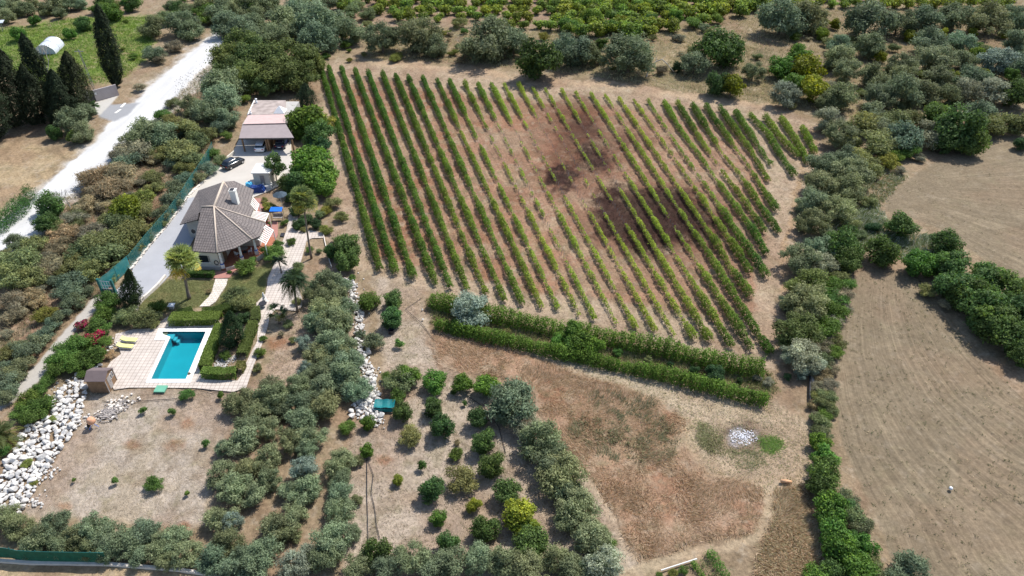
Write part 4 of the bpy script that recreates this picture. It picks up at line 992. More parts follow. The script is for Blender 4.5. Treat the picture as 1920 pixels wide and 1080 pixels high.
# palms
def palm(name, label, base, crown_h, lean, rad, fronds, col, seed, trunk_r=.17, fan=True, group=None, droop=.5):
    x, y, _ = P(*base)
    rng = np.random.default_rng(seed)
    root = thing(name, label, 'palm tree', (x, y, 0), group)
    cx, cy = x + lean[0], y + lean[1]
    mb = MB()
    k = 14
    pts = [(x + lean[0] * (i / k) ** 1.6, y + lean[1] * (i / k) ** 1.6, crown_h * i / k - .05) for i in range(k + 1)]
    mb.tube(pts, [trunk_r * (1.35 - .45 * min(1, i / 4)) * (1.06 if i % 2 else .94) for i in range(k + 1)], 10)
    mb.build('trunk', M['palmbark'], root, smooth=True)
    P_, N_, T_, Ls, Ws, tn = [], [], [], [], [], []
    for f in range(fronds):
        az = rng.uniform(0, 2 * math.pi); el = rng.uniform(-.75, 1.25)
        d = np.array([math.cos(az) * math.cos(el), math.sin(az) * math.cos(el), math.sin(el)])
        side = unit(np.cross(d, [0, 0, 1.0]))
        ln = rad * rng.uniform(.8, 1.05)
        dead = el < -.35
        t0 = rng.uniform(.75, 1.25)
        base_c = np.array([2.0, 1.35, .9]) if dead else (np.array([1.5, 1.3, .9]) if rng.uniform() < .25 else np.array([1., 1., 1.]))
        if fan:
            hub = np.array([0, 0, 0]) + d * ln * .42 + np.array([0, 0, -.06 * ln])
            for q in range(17):
                th = (q / 16 - .5) * 2.5
                dd = unit(d * math.cos(th) + side * math.sin(th)); tip = dd * ln * .58
                p0 = hub + tip * .45; P_.append(p0); N_.append(unit(np.cross(dd, side) + rng.normal(size=3) * .25 + 1e-3)); T_.append(dd + np.array([0, 0, -.25])); Ls.append(ln * .55); Ws.append(ln * .10)
                tn.append(base_c * t0 * rng.uniform(.8, 1.2))
                p1 = hub + tip * .95 + np.array([0, 0, -.08 * ln]); P_.append(p1); N_.append(unit(np.cross(dd, side) + rng.normal(size=3) * .4)); T_.append(dd * .6 + np.array([0, 0, -droop])); Ls.append(ln * .3); Ws.append(ln * .05)
                tn.append(base_c * t0 * rng.uniform(.9, 1.4))
            P_.append(d * ln * .2); N_.append(unit(np.cross(d, side))); T_.append(d); Ls.append(ln * .45); Ws.append(.05); tn.append(base_c * t0)
        else:
            for q in range(26):
                s = (q + 1) / 26
                c = d * ln * s + np.array([0, 0, -droop * ln * s * s])
                tan = unit(d + np.array([0, 0, -2 * droop * s]))
                for sg in (-1, 1):
                    T = unit(side * sg + tan * .7 + np.array([0, 0, -.25])); lf = ln * .32 * math.sin(math.pi * min(1, s * .8 + .2)) + .06
                    P_.append(c + T * lf * .5); N_.append(unit(np.cross(T, tan) + rng.normal(size=3) * .2)); T_.append(T); Ls.append(lf); Ws.append(.07); tn.append(base_c * t0 * rng.uniform(.8, 1.2))
    P_ = np.array(P_); N_ = unit(np.array(N_)); T_ = unit(np.array(T_))
    T_ = unit(T_ - N_ * np.sum(T_ * N_, 1, keepdims=True)); B_ = np.cross(N_, T_)
    Ls = np.array(Ls)[:, None]; Ws = np.array(Ws)[:, None]
    v = np.stack([P_ - T_ * Ls / 2, P_ + B_ * Ws / 2, P_ + T_ * Ls / 2, P_ - B_ * Ws / 2], 1)
    n = len(P_)
    me = npmesh('fronds', v.reshape(-1, 3), np.arange(n * 4).reshape(n, 4))
    ca = me.color_attributes.new('tone', 'FLOAT_COLOR', 'POINT'); cc = np.ones((n * 4, 4), np.float32); cc[:, :3] = np.repeat(np.array(tn), 4, 0)
    ca.data.foreach_set('color', cc.ravel()); me.materials.append(M['leaf'])
    o = bpy.data.objects.new('fronds', me); COL.objects.link(o); o.parent = root
    o.location = (cx - x, cy - y, crown_h + .1); o.color = (*col, 1)
    return root
palm('fan_palm', 'stout fan palm on the lawn in front of the house', (355,559), 6.0, (.75, .1), 2.35, 50, (0.28, 0.34, 0.11), 701, .20)
palm('fan_palm', 'very tall thin fan palm beside the stone path', (584,484), 9.4, (.3, .5), 2.1, 36, (0.17, 0.20, 0.07), 702, .14)
palm('date_palm', 'dark feather palm beside the paved garden square', (558,584), 5.2, (.25, .5), 2.4, 60, (0.035, 0.068, 0.030), 703, .15, fan=False, droop=.75)
palm('date_palm', 'feather palm at the left edge above the white boulders', (4,838), 1.6, (0, .2), 2.6, 46, (0.085, 0.11, 0.04), 704, .25, fan=False, droop=.5)
palm('yucca', 'spiky yucca on the corner of the white gate apron', (180,212), 1.6, (0, 0), 1.3, 26, (0.085, 0.13, 0.06), 705, .12, fan=False, droop=.25)
palm('banana_plant', 'banana plant with arching leaves right of the garden path', (524,606), 1.7, (0, .1), 1.5, 11, (0.075, 0.105, 0.045), 706, .12, fan=True, droop=.6)
palm('banana_plant', 'banana plant spreading over the light path above the dark palm', (528,512), 2.3, (0, 0), 1.4, 10, (0.04, 0.07, 0.035), 707, .1, fan=False, droop=.6)

# dead branch on the bank and a bare tree
mb = MB(); x, y, _ = P(1212, 144)
mb.tube([(x, y, -.1), (x + .5, y + 1, 1.3), (x + 2.2, y + 2.4, 2.6), (x + 3.5, y + 2.5, 3.0), (x + 4.6, y + 1.6, 2.3), (x + 6, y + .4, 1.0)], [.16, .15, .14, .12, .09, .03], 7)
mb.tube([(x + 2.2, y + 2.4, 2.6), (x + 2.4, y + 3.2, 3.8)], [.08, .02], 5)
mb.tube([(x + 3.5, y + 2.5, 3.0), (x + 4.4, y + 3.2, 3.6)], [.07, .02], 5)
tag(mb.build('dead_branch', M['deadwood']), 'bleached bare dead branch arching over the bank', 'branch')
def bare(label, px, py, h, seed, spread=1.0, group=None):
    rs = random.Random(seed); mb = MB(); x, y, _ = P(px, py)
    def grow(p, d, ln, r, k):
        q = p + d * ln
        mb.tube([p, q], [r, r * .6], 5, cap=False)
        if k == 0: return
        for i in range(3):
            nd = (d + Vector((rs.uniform(-1, 1), rs.uniform(-1, 1), rs.uniform(-.3, .6))) * .75 * spread).normalized()
            grow(q, nd, ln * rs.uniform(.6, .8), r * .55, k - 1)
    grow(Vector((x, y, -.05)), Vector((rs.uniform(-.2, .2), rs.uniform(-.2, .2), 1)).normalized(), h * .32, h * .022, 4)
    tag(mb.build('bare_tree', M['deadwood']), label, 'tree', group)
bare('bare grey twiggy tree beside the white road', 138, 400, 5.5, 3)
bare('leafless tree rising in front of the polytunnel', 96, 160, 9, 5, .6)
bare('bare brushwood on the bank right of the pale olives', 865, 92, 4, 7)
bare('bare sapling at the foot of the top orchard', 945, 62, 3.5, 9)

# ------------------------------------------------------------------ dry grass, weeds and litter on the ground (uncountable)
def scatter(name, label, zone, n, h, w, cols, seed, cond=None, up=0.6, bunch=4, kind_cat='grass', spread=.25, patchy=0.0):
    rng = np.random.default_rng(seed)
    poly = np.array(ZONES[zone])
    W2 = np.array([P(x, y)[:2] for x, y in densify(list(map(tuple, poly)) + [tuple(poly[0])], 40)])
    lo, hi = W2.min(0), W2.max(0)
    out = []
    while sum(len(o) for o in out) < n:
        c = rng.uniform(lo, hi, (n * 2, 2))
        qx, qy = to_px(c[:, 0], c[:, 1])
        ok = (sdist(qx, qy, ZONES[zone]) > 0) & (qy < 1130) & (qy > -40) & (qx > -60) & (qx < 1980)
        if cond is not None: ok &= cond(qx, qy)
        if patchy: ok &= vnoise(c[:, 0] / 2.5, c[:, 1] / 2.5, seed) > rng.uniform(0, 1, len(c)) * patchy + (.5 * patchy - .1)
        out.append(c[ok])
        if len(out) > 60: break
    c = np.concatenate(out)[:n]; n = len(c)
    c = np.repeat(c, bunch, 0); m = len(c)
    c = c + rng.normal(0, spread, (m, 2))
    lean = np.stack([np.cos(vnoise(c[:, 0] / 5, c[:, 1] / 5, 2) * 9), np.sin(vnoise(c[:, 0] / 5, c[:, 1] / 5, 2) * 9), np.full(m, up)], -1) + rng.normal(0, .45, (m, 3))
    lean[:, 2] = np.abs(lean[:, 2]) * 1.0 + .1
    t = unit(lean)
    p = np.stack([c[:, 0], c[:, 1], np.full(m, -0.06)], -1)
    nr = unit(np.cross(t, rng.normal(size=(m, 3))))
    L = h * rng.uniform(.5, 1.4, (m, 1)); Wd = w * rng.uniform(.6, 1.4, (m, 1))
    b = np.cross(nr, t)
    v = np.stack([p - b * Wd / 2, p + b * Wd / 2, p + t * L], 1)
    me = npmesh(name, v.reshape(-1, 3), np.arange(m * 3).reshape(m, 3))
    ca = me.color_attributes.new('tone', 'FLOAT_COLOR', 'POINT')
    cc = np.array(cols)[rng.integers(0, len(cols), m)] * rng.uniform(.75, 1.25, (m, 1))
    col = np.ones((m * 3, 4), np.float32); col[:, :3] = np.repeat(cc, 3, 0)
    ca.data.foreach_set('color', col.ravel()); me.materials.append(M['leaf'])
    o = bpy.data.objects.new(name, me); COL.objects.link(o); o.color = (1, 1, 1, 1)
    tag(o, label, kind_cat, None, 'stuff'); return o
straws = [(.56,.42,.28),(.48,.35,.22),(.62,.49,.35),(.38,.27,.16),(.60,.47,.33),(.30,.25,.14)]
scatter('dry_grass', 'flattened dry reddish grass of the meadow', 'meadow', 15000, .5, .055, straws, 801, up=.35, patchy=.5)
scatter('meadow_weeds', 'olive-grey thistly weeds in the middle of the meadow', 'meadowg', 150, .5, .09, [(.28,.28,.17),(.22,.23,.13),(.38,.33,.22)], 802, up=1.3, spread=.28, bunch=34, patchy=.4)
scatter('dry_grass', 'dry grass and weeds right of the foot track', 'meadow2', 3800, .45, .06, straws + [(.44,.40,.25)] * 3, 803, up=.5)
scatter('stubble', 'pale straw stubble with green weeds below the long hedges', 'straw', 4200, .18, .06, [(.60,.52,.38),(.52,.45,.33),(.24,.28,.12),(.34,.33,.18)], 804, up=.6, bunch=3)
scatter('dry_weeds', 'dry weeds between the vine rows', 'vine', 14000, .22, .06, [(.36,.25,.17),(.32,.24,.16),(.24,.22,.12),(.44,.33,.24)], 805, up=.8, bunch=3, patchy=.3,
        cond=lambda x, y: np.all([np.hypot((x - a) / rx, (y - b) / ry) > 1.1 for a, b, rx, ry, k in BURNT], axis=0))
scatter('burnt_stalks', 'dark scorched stalks in the burnt patches of the vineyard', 'vine', 2200, .32, .05, [(.07,.045,.035),(.12,.075,.055),(.05,.035,.03)], 806, up=1.0, bunch=4,
        cond=lambda x, y: np.any([np.hypot((x - a) / (rx), (y - b) / (ry)) < .95 for a, b, rx, ry, k in BURNT if k > .55], axis=0))
scatter('bank_grass', 'dry grass and weeds on the bank', 'bank', 9000, .5, .09, [(.36,.33,.19),(.42,.35,.22),(.30,.30,.15),(.50,.42,.28)], 807, up=1, bunch=4)
scatter('slope_weeds', 'dry weeds on the scrubby slope', 'scrub', 11000, .5, .07, [(.36,.29,.21),(.30,.25,.17),(.26,.26,.15)], 808, up=1, bunch=4)
scatter('lot_litter', 'dry stubble on the empty lot', 'lot', 6000, .12, .04, [(.46,.37,.28),(.36,.28,.21),(.55,.46,.36)], 809, up=.3, bunch=3)
scatter('orchard_weeds', 'dry weeds under the citrus trees', 'orch', 8000, .16, .05, [(.42,.34,.25),(.3,.26,.16),(.5,.42,.32),(.22,.22,.11)], 810, up=.5, bunch=3, patchy=.3)
scatter('garden_weeds', 'weeds and litter in the dry garden bed', 'garden', 3000, .2, .05, [(.4,.33,.22),(.22,.22,.1),(.5,.4,.3)], 811, up=.8, bunch=3)
scatter('field_weeds', 'sparse weeds on the lower ploughed field', 'fieldB', 800, .16, .09, [(.10,.12,.06),(.13,.14,.07),(.40,.32,.2)], 812, up=.6, bunch=5, spread=.12, patchy=.4)
scatter('field_weeds', 'sparse weeds on the upper ploughed field', 'fieldA', 260, .16, .08, [(.12,.13,.07),(.40,.32,.2)], 813, up=.6, bunch=4, spread=.12, patchy=.5)
scatter('meadow_grass', 'lush green grass of the field behind the cypresses', 'greenf', 9000, .4, .16, [(.20,.30,.07),(.26,.33,.10),(.18,.27,.06)], 814, up=1.2, bunch=4)
scatter('lawn_grass', 'short patchy grass left of the garden path', 'lawn1', 5000, .1, .04, [(.19,.22,.09),(.25,.24,.12)], 815, up=1, bunch=4)
scatter('lawn_grass', 'short patchy grass in front of the porch', 'lawn2', 5000, .1, .04, [(.19,.22,.09),(.25,.24,.12)], 816, up=1, bunch=4)
scatter('hedge_weeds', 'dry and green weeds between the two long hedges', 'between', 5200, .45, .08, [(.36,.30,.19),(.22,.24,.10),(.30,.27,.15),(.16,.22,.07)], 830, up=1, bunch=4)
ZONES['ashgreen'] = [(1425,822),(1450,818),(1466,826),(1464,840),(1446,852),(1430,846)]
scatter('green_weeds', 'bright green weed patch beside the ash heap', 'ashgreen', 330, .25, .07, [(.22,.34,.09),(.3,.4,.14)], 817, up=1, bunch=5)
ZONES['ashweeds'] = [(1310,790),(1350,800),(1360,842),(1420,845),(1440,870),(1400,880),(1350,865),(1310,830)]
scatter('green_weeds', 'thin weeds around the ash heap', 'ashweeds', 900, .25, .07, [(.30,.32,.16),(.4,.38,.24)], 818, up=1, bunch=4, patchy=.4)
ZONES['beltweeds'] = [(1480,400),(1540,420),(1530,700),(1560,560),(1620,480),(1640,400),(1700,330),(1640,310),(1560,330)]
scatter('belt_weeds', 'green and white flowering weeds under the tree belt', 'beltweeds', 5200, .5, .08, [(.16,.19,.08),(.2,.2,.1),(.45,.46,.36),(.13,.17,.06)], 819, up=1, bunch=4)
ZONES['umbels'] = [(1590,400),(1640,380),(1670,420),(1700,440),(1760,440),(1790,490),(1740,500),(1650,470),(1600,450)]
scatter('white_flowers', 'whitish flowering weeds between the two stubble fields', 'umbels', 2200, .6, .10, [(.5,.52,.42),(.2,.25,.12),(.18,.22,.1)], 820, up=1.4, bunch=4)
scatter('grove_grass', 'dry grass on the upper right hillside', 'groveg', 9000, .5, .1, [(.36,.29,.18),(.25,.23,.12),(.42,.34,.22)], 821, up=1, bunch=4) if ZONES.setdefault('groveg', [(1280,60),(1430,20),(1960,10),(1960,190),(1560,215),(1400,180),(1290,170)]) else None
# ------------------------------------------------------------------ the house
GZ = 0.03
def wall_prism(mb, c, z0, z1): mb.prism(c, z0, z1)
house = thing('house', 'white house with grey tiled hip roofs, chimney and columned porch', 'house', (-42.5, 92, 0))
roof_n = 0
def roof_face(pts, drop=0.12, name='roof'):
    """pts: eave-left, eave-right, then up; uv from eave direction"""
    p = [Vector(q) for q in pts]
    e = (p[1] - p[0]).normalized()
    n = (p[1] - p[0]).cross(p[-1] - p[0]).normalized()
    if n.z < 0: n = -n
    u = n.cross(e)
    uv = [((q - p[0]).dot(e), (q - p[0]).dot(u)) for q in p]
    mb = MB()
    mb.face(p, uv)
    mb.face([q - Vector((0, 0, drop)) for q in p][::-1], uv[::-1])
    k = len(p)
    for i in range(k):
        a, b = p[i], p[(i + 1) % k]
        mb.face([a, a - Vector((0, 0, drop)), b - Vector((0, 0, drop)), b], [(0, 0)] * 4)
    return mb.build(name, M['roof'], house)
A = P(419, 341, 5.6); B = P(401, 387, 6.0); L1 = P(372, 357, 3.05); L2 = P(345, 406, 3.05); L3 = P(337, 421, 2.75); L4 = P(373, 399, 4.25); L5 = P(371, 411, 3.75)
T = P(378, 388, 5.95); D = P(361, 471, 3.05); C0 = P(407, 474, 3.05); E0 = P(473, 449, 3.05); F1 = P(497, 417, 3.05)
roof_face([L2, L1, A, B, L4], name='roof')
roof_face([L3, L2, L4, L5], name='roof_hip')
roof_face([D, C0, B, T], name='roof')
em = P(440, 465.5, 3.05)
roof_face([C0, em, B], name='roof'); roof_face([em, E0, B], name='roof')
ea = P(487, 443, 3.05); eb = P(494, 430, 3.05)
roof_face([E0, ea, B], name='roof'); roof_face([ea, eb, B], name='roof'); roof_face([eb, F1, B], name='roof')
R469 = P(469, 407, 3.12); R475 = P(475, 392, 3.2); R468 = P(469, 381, 3.3)
roof_face([F1, R469, B], name='roof')
roof_face([R469, R475, A, B], name='roof')
roof_face([R475, R468, A], name='roof')
BR = P(439, 339, 4.9); R1 = P(476, 356, 3.1)
VL = P(441, 372, 4.2)
roof_face([R468, R1, BR, VL], name='roof'); roof_face([A, VL, BR], name='roof_gusset')
def ridge(a, b, r=.12):
    mb = MB(); mb.tube([Vector(a) + Vector((0, 0, .04)), Vector(b) + Vector((0, 0, .04))], r, 8); mb.build('ridge_cap', M['beige'], house, smooth=True)
for a, b, r in ((A, B, .17), (B, C0, .12), (B, E0, .12), (B, F1, .11), (T, B, .12), (A, VL, .09)): ridge(a, b, r)
# walls
mb = MB()
mb.prism([(-48.3, 92.3), (-45.2, 92.0), (-45.2, 100.2), (-48.6, 100.6)], -.1, 3.0)
mb.prism([(-45.2, 92.0), (-41.3, 92.0), (-41.0, 100.6), (-45.2, 100.2)], -.1, 3.1)
mb.prism([(-41.3, 91.3), (-39.3, 91.3), (-39.3, 95.2), (-40.9, 97.2), (-41.2, 97.2)], -.1, 3.0)
mb.build('wall', M['grey'], house)
mb = MB()
mb.prism([(-44.15, 84.25), (-41.0, 84.0), (-41.0, 92.0), (-44.3, 91.9)], .2, 3.0)
mb.face([(-44.3, 91.9, 3.0), (-44.2, 84.25, 3.0), (T[0] + .1, T[1], T[2] - .15)])
mb.build('wall', M['cream'], house)
mb = MB(); mb.prism([(-44.25, 84.12), (-40.9, 83.86), (-40.9, 85), (-44.25, 85)], -.1, .45); mb.build('plinth', M['grey'], house)
mb = MB(); mb.prism([(-41.0, 89.6), (-37.0, 89.6), (-37.0, 91.5), (-41.0, 91.9)], .2, 2.98); mb.build('wall', M['cream'], house)
# left gable wall under the small hip
# chimney
ch = MB(); cx, cy = -41.3, 95.0
ch.box(cx - .42, cx + .42, cy - .4, cy + .4, 3.6, 6.5); c_o = ch.build('chimney', M['white'], house)
mb = MB(); mb.box(cx - .5, cx + .5, cy - .48, cy + .48, 6.5, 6.62); mb.build('chimney_cap', M['white'], c_o)
mb = MB(); mb.box(cx - .40, cx + .2, cy - .38, cy + .38, 6.62, 6.66); mb.build('flue', M['dark'], c_o)
# front window with grille
wx, wy = -43.0, 84.14
mb = MB(); mb.box(wx - .72, wx + .72, wy - .02, wy + .1, 1.15, 2.25); w_o = mb.build('window', M['glass'], house)
mb = MB()
for i in range(9): mb.box(wx - .70 + i * .17, wx - .67 + i * .17, wy - .10, wy - .07, 1.15, 2.25)
for z in (1.3, 1.7, 2.1): mb.box(wx - .72, wx + .72, wy - .115, wy - .1, z, z + .03)
mb.build('grille', M['dark'], w_o)
mb = MB(); mb.box(wx - .8, wx + .8, wy - .12, wy - .025, 1.05, 1.14); mb.build('sill', M['white'], w_o)
mb = MB()
n = 20; c = (-41.45, 84.0, 1.15)
mb.loft([[(c[0] + (.36 + .07 * math.cos(t)) * .75 * math.cos(a), c[1] - .03 - .05 * math.sin(t), c[2] + (.36 + .07 * math.cos(t)) * math.sin(a)) for t in [k * math.pi / 3 for k in range(6)]] for a in [2 * math.pi * i / n for i in range(n + 1)]], cap=False)
mb.build('wall_plaque', M['dark'], house)
mb = MB(); p = P(366, 430, 2.4)
mb.loft([[(p[0] + .3 * math.cos(t), p[1] - .75 + dy, 2.5 + .36 * math.sin(t)) for t in [k * math.pi / 9 for k in range(18)]] for dy in (0, .1)]); mb.build('satellite_dish', M['dark'], house)
# porch
cols = [(-40.75, 84.1), (-38.55, 85.9), (-36.95, 87.55)]
fl = [(-41.0, 83.8), (-40.2, 83.7), (-38.2, 84.9), (-36.5, 86.4), (-35.4, 88.2), (-35.0, 90.5), (-35.4, 92.0), (-41.0, 92.0)]
mb = MB(); mb.prism(fl, -.1, .22); mb.build('porch_floor', M['terracotta'], house)
mb = MB()
for (x0, y0), (x1, y1) in zip(fl[1:5], fl[2:6]):
    d = Vector((x1 - x0, y1 - y0)); nrm = Vector((d.y, -d.x)).normalized() * .14
    mb.prism([(x0, y0), (x1, y1), (x1 + nrm.x, y1 + nrm.y), (x0 + nrm.x, y0 + nrm.y)], -.1, .5)
mb.build('parapet', M['cream'], house)
for x, y in cols:
    mb = MB(); mb.lathe([(.20, .95), (.17, 1.2), (.155, 2.7), (.2, 2.85)], x, y, 16); co = mb.build('column', M['white'], house, smooth=True)
    mb = MB(); mb.box(x - .25, x + .25, y - .25, y + .25, .22, .85, .5); mb.build('pedestal', M['white'], co)
    mb = MB(); mb.lathe([(.27, .85), (.27, .96), (.21, .96)], x, y, 16); mb.build('blue_ring', M['blue'], co)
mb = MB(); mb.tube([(x, y, 2.95) for x, y in cols] + [(-36.0, 90.5, 2.95)], .13, 6); mb.build('porch_beam', M['white'], house)
mb = MB(); mb.box(-40.95, -40.88, 85.6, 86.7, .22, 2.4); mb.build('door', M['wood'], house)
# porch furniture
t = thing('porch_table', 'round table in the shade of the porch', 'table', (-38.8, 88.0, .22))
mb = MB(); mb.lathe([(.55, .92), (.55, .97), (0.01, .98)], -38.8, 88.0); mb.build('tabletop', M['greywood'], t)
mb = MB(); mb.tube([(-38.8, 88, .22), (-38.8, 88, .92)], .05, 8); mb.lathe([(.3, .22), (.28, .27), (.05, .3)], -38.8, 88.0); mb.build('leg', M['dark'], t)
def chair(label, x, y, rz, mat):
    t = thing('patio_chair', label, 'chair', (x, y, .22))
    def pt(a, b, z): return (x + a * math.cos(rz) - b * math.sin(rz), y + a * math.sin(rz) + b * math.cos(rz), z)
    mb = MB(); mb.box(x - .25, x + .25, y - .25, y + .25, .64, .69, rz, (x, y)); mb.build('seat', mat, t)
    mb = MB(); mb.box(x - .25, x + .25, y + .22, y + .27, .70, 1.15, rz, (x, y)); mb.build('backrest', mat, t)
    for a in (-.22, .22):
        for b in (-.22, .22):
            mb = MB(); mb.tube([pt(a, b, .23), pt(a, b, .64)], .02, 5); mb.build('leg', mat, t)
chair('white plastic chair on the porch nearest the front column', -39.6, 87.0, 2.6, M['whiteplastic'])
chair('white plastic chair on the porch right of the round table', -37.9, 87.7, -1.3, M['whiteplastic'])

# white slatted pergolas along the terrace side
def slat_roof(label, quad, h, n, seed, posts=True):
    q = [Vector(P(x, y, h)) for x, y in quad]       # a,b far edge; c,d near edge: slats run a->b ... d->c
    root = thing('pergola', label, 'pergola', (q[0].x, q[0].y, 0), 'white slatted pergolas beside the house')
    for i in range(n):
        f0 = (i + .15) / n; f1 = (i + .66) / n
        mb = MB()
        a0, b0 = q[0].lerp(q[3], f0), q[1].lerp(q[2], f0); a1, b1 = q[0].lerp(q[3], f1), q[1].lerp(q[2], f1)
        mb.loft([[a0, a1, a1 - Vector((0, 0, .06)), a0 - Vector((0, 0, .06))], [b0, b1, b1 - Vector((0, 0, .06)), b0 - Vector((0, 0, .06))]])
        mb.build('slat', M['white'], root)
    for a, b in ((q[1], q[2]), (q[0], q[3])):
        mb = MB(); mb.tube([a - Vector((0, 0, .14)), b - Vector((0, 0, .14))], .07, 4); mb.build('beam', M['white'], root)
    for a in (q[1], q[2]):
        mb = MB(); mb.tube([(a.x, a.y, 0), (a.x, a.y, h - .1)], .07, 8); mb.build('post', M['white'], root)
slat_roof('narrow white slatted pergola at the back corner of the house', [(473, 367), (485, 381), (480, 396), (467, 381)], 2.75, 5, 1)
slat_roof('square white slatted pergola halfway along the house', [(475, 395), (503, 399), (496, 415), (469, 407)], 2.75, 6, 2)
slat_roof('white slatted pergola beside the curved porch', [(498, 421), (512, 430), (497, 458), (481, 449)][0:1] + [(512, 430), (497, 458), (481, 449)], 2.75, 9, 3)

# ------------------------------------------------------------------ paved surfaces
def sheet(name, px, mat, z=GZ, thick=.12, h0=0.0, kind='structure'):
    pts = [P(x, y, h0)[:2] for x, y in px]
    mb = MB(); mb.prism(pts, z - thick, z); o = mb.build(name, mat)
    if kind: o['kind'] = kind
    return o
def px_poly_frame(outer, inner, z0, z1, name, mat, parent=None):
    mb = MB(); n = len(outer)
    for i in range(n):
        a, b, c, d = outer[i], outer[(i + 1) % n], inner[(i + 1) % n], inner[i]
        mb.face([(*a, z1), (*b, z1), (*c, z1), (*d, z1)])
        mb.face([(*a, z0), (*b, z0), (*b, z1), (*a, z1)])
        mb.face([(*d, z0), (*c, z0), (*c, z1), (*d, z1)])
    return mb.build(name, mat, parent)
# terrace: four strips round the pool cut
x0, x1, y0_, y1_ = POOLCUT
def terr(px): return [P(x, y)[:2] for x, y in px]
outline = terr([(242,727),(214,731),(206,716),(210,703),(198,694),(208,678),(227,664),(222,650),(214,643),(217,626),(250,618),(293,615),(300,604),(314,594),(404,594),(414,606),(400,640),(385,672),(376,694),(384,712),(445,714),(456,700),(462,680),(474,655),(482,640),(484,610),(480,585),(481,568),(497,552),(501,536),(502,522),(512,500),(525,470),(527,458),(531,450),(538,429),(541,405),(546,386),(559,386),(558,425),(581,432),(607,437),(607,446),(585,447),(575,452),(570,470),(564,492),(556,500),(560,540),(566,560),(567,574),(556,583),(517,580),(506,593),(503,610),(490,650),(474,690),(462,727),(437,735),(368,728),(300,727)])
# clip the outline against the pool cut by building the sheet from a fine grid of flags
def point_in(x, y, poly):
    ins = False
    n = len(poly)
    for i in range(n):
        (xa, ya), (xb, yb) = poly[i], poly[(i + 1) % n]
        if (ya > y) != (yb > y) and x < (xb - xa) * (y - ya) / (yb - ya) + xa: ins = not ins
    return ins
from mathutils.geometry import tessellate_polygon
import bmesh
def sheet_cut(name, outline, hole, z, mat):
    bm = bmesh.new()
    tri = tessellate_polygon([[Vector((x, y, 0)) for x, y in outline]])
    vs = [bm.verts.new((x, y, z)) for x, y in outline]
    for t in tri:
        try: bm.faces.new([vs[i] for i in t])
        except ValueError: pass
    if hole:
        for i in range(len(hole)):
            (xa, ya), (xb, yb) = hole[i], hole[(i + 1) % len(hole)]
            bmesh.ops.bisect_plane(bm, geom=bm.verts[:] + bm.edges[:] + bm.faces[:], plane_co=(xa, ya, 0), plane_no=(yb - ya, xa - xb, 0))
        kill = [f for f in bm.faces if point_in(f.calc_center_median().x, f.calc_center_median().y, hole)]
        bmesh.ops.delete(bm, geom=kill, context='FACES')
    bmesh.ops.recalc_face_normals(bm, faces=bm.faces[:])
    me = bpy.data.meshes.new(name); bm.to_mesh(me); bm.free()
    me.materials.append(mat)
    o = bpy.data.objects.new(name, me); COL.objects.link(o); o['kind'] = 'structure'
    return o
HOLE = [P(x, y, .05)[:2] for x, y in [(278.5,714),(352,714),(391.5,619),(301,619),(301,634.5),(315,634.5)]]
sheet_cut('terrace', outline, HOLE, GZ, M['paving'])
sheet('garden_path', [(404,523),(427,523),(424,535),(413,552),(404,566),(392,574),(374,575),(382,566),(392,556),(398,544)], M['stone_path'], GZ)
M['drive'] = plain('driveway_concrete', seen(204, 205, 210), 0.85, 0.07, 0.5, 0.1)
M['drive2'] = plain('courtyard_concrete', seen(236, 228, 216), 0.85, 0.06, 0.5, 0.1)
sheet('driveway', [(243,520),(250,503),(280,465),(310,430),(335,398),(352,372),(370,352),(400,362),(380,400),(372,430),(352,470),(345,500),(336,510),(316,518),(300,535),(270,552),(262,572),(228,560),(214,548),(228,535)], M['drive'], GZ)
sheet('courtyard', [(352,372),(370,350),(400,322),(422,300),(436,287),(448,262),(545,262),(548,300),(548,335),(520,350),(500,360),(470,372),(440,360),(400,364)], M['drive2'], GZ + .004)
sheet('patio', [(476,372),(499,372),(497,386),(490,396),(498,412),(521,417),(521,440),(517,447),(505,458),(490,480),(480,492),(440,508),(430,521),(404,522),(370,510),(400,512),(420,508),(460,482),(480,470),(478,440),(480,400)], M['pink'], GZ + .008)
mb = MB(); sheet('drain_grate', [(527,437),(534,437),(532,444),(525,443)], M['dark'], GZ + .02)
# kerb of pale stones along the driveway
kerb_px = [(247,504),(262,486),(280,463),(297,443),(312,426),(328,405),(340,390),(352,371),(366,357),(385,340)]
mb = MB(); rs = random.Random(5)
kp = densify(kerb_px, 3.2)
kroot = thing('kerb', 'row of pale rubble stones edging the driveway below the green fence', 'kerb', (*P(247, 504)[:2], 0))
mbk = MB()
for (x, y) in kp:
    q = P(x - 1.5, y); r = rs.uniform(.16, .3)
    mbk.box(q[0] - r, q[0] + r, q[1] - r * .8, q[1] + r * .8, -.1, rs.uniform(.1, .26), rs.uniform(0, 3))
mbk.build('kerb_stones', M['kerb'], kroot)
def low_wall(name, label, px, w, h, mat, cat='wall', h0=0.0):
    mb = MB(); pts = [Vector(P(x, y)) for x, y in densify(px, 12)]
    for a, b in zip(pts[:-1], pts[1:]):
        d = (b - a); n_ = Vector((d.y, -d.x, 0)).normalized() * w / 2
        mb.loft([[a + n_ + Vector((0, 0, -.1)), a - n_ + Vector((0, 0, -.1)), a - n_ + Vector((0, 0, h)), a + n_ + Vector((0, 0, h))],
                 [b + n_ + Vector((0, 0, -.1)), b - n_ + Vector((0, 0, -.1)), b - n_ + Vector((0, 0, h)), b + n_ + Vector((0, 0, h))]])
    return tag(mb.build(name, mat), label, cat)
low_wall('retaining_wall', 'curved low pinkish retaining wall between driveway and lawn', [(311,519),(297,536),(280,552),(267,563),(258,574),(256,586)], .28, .4, M['kerb'])
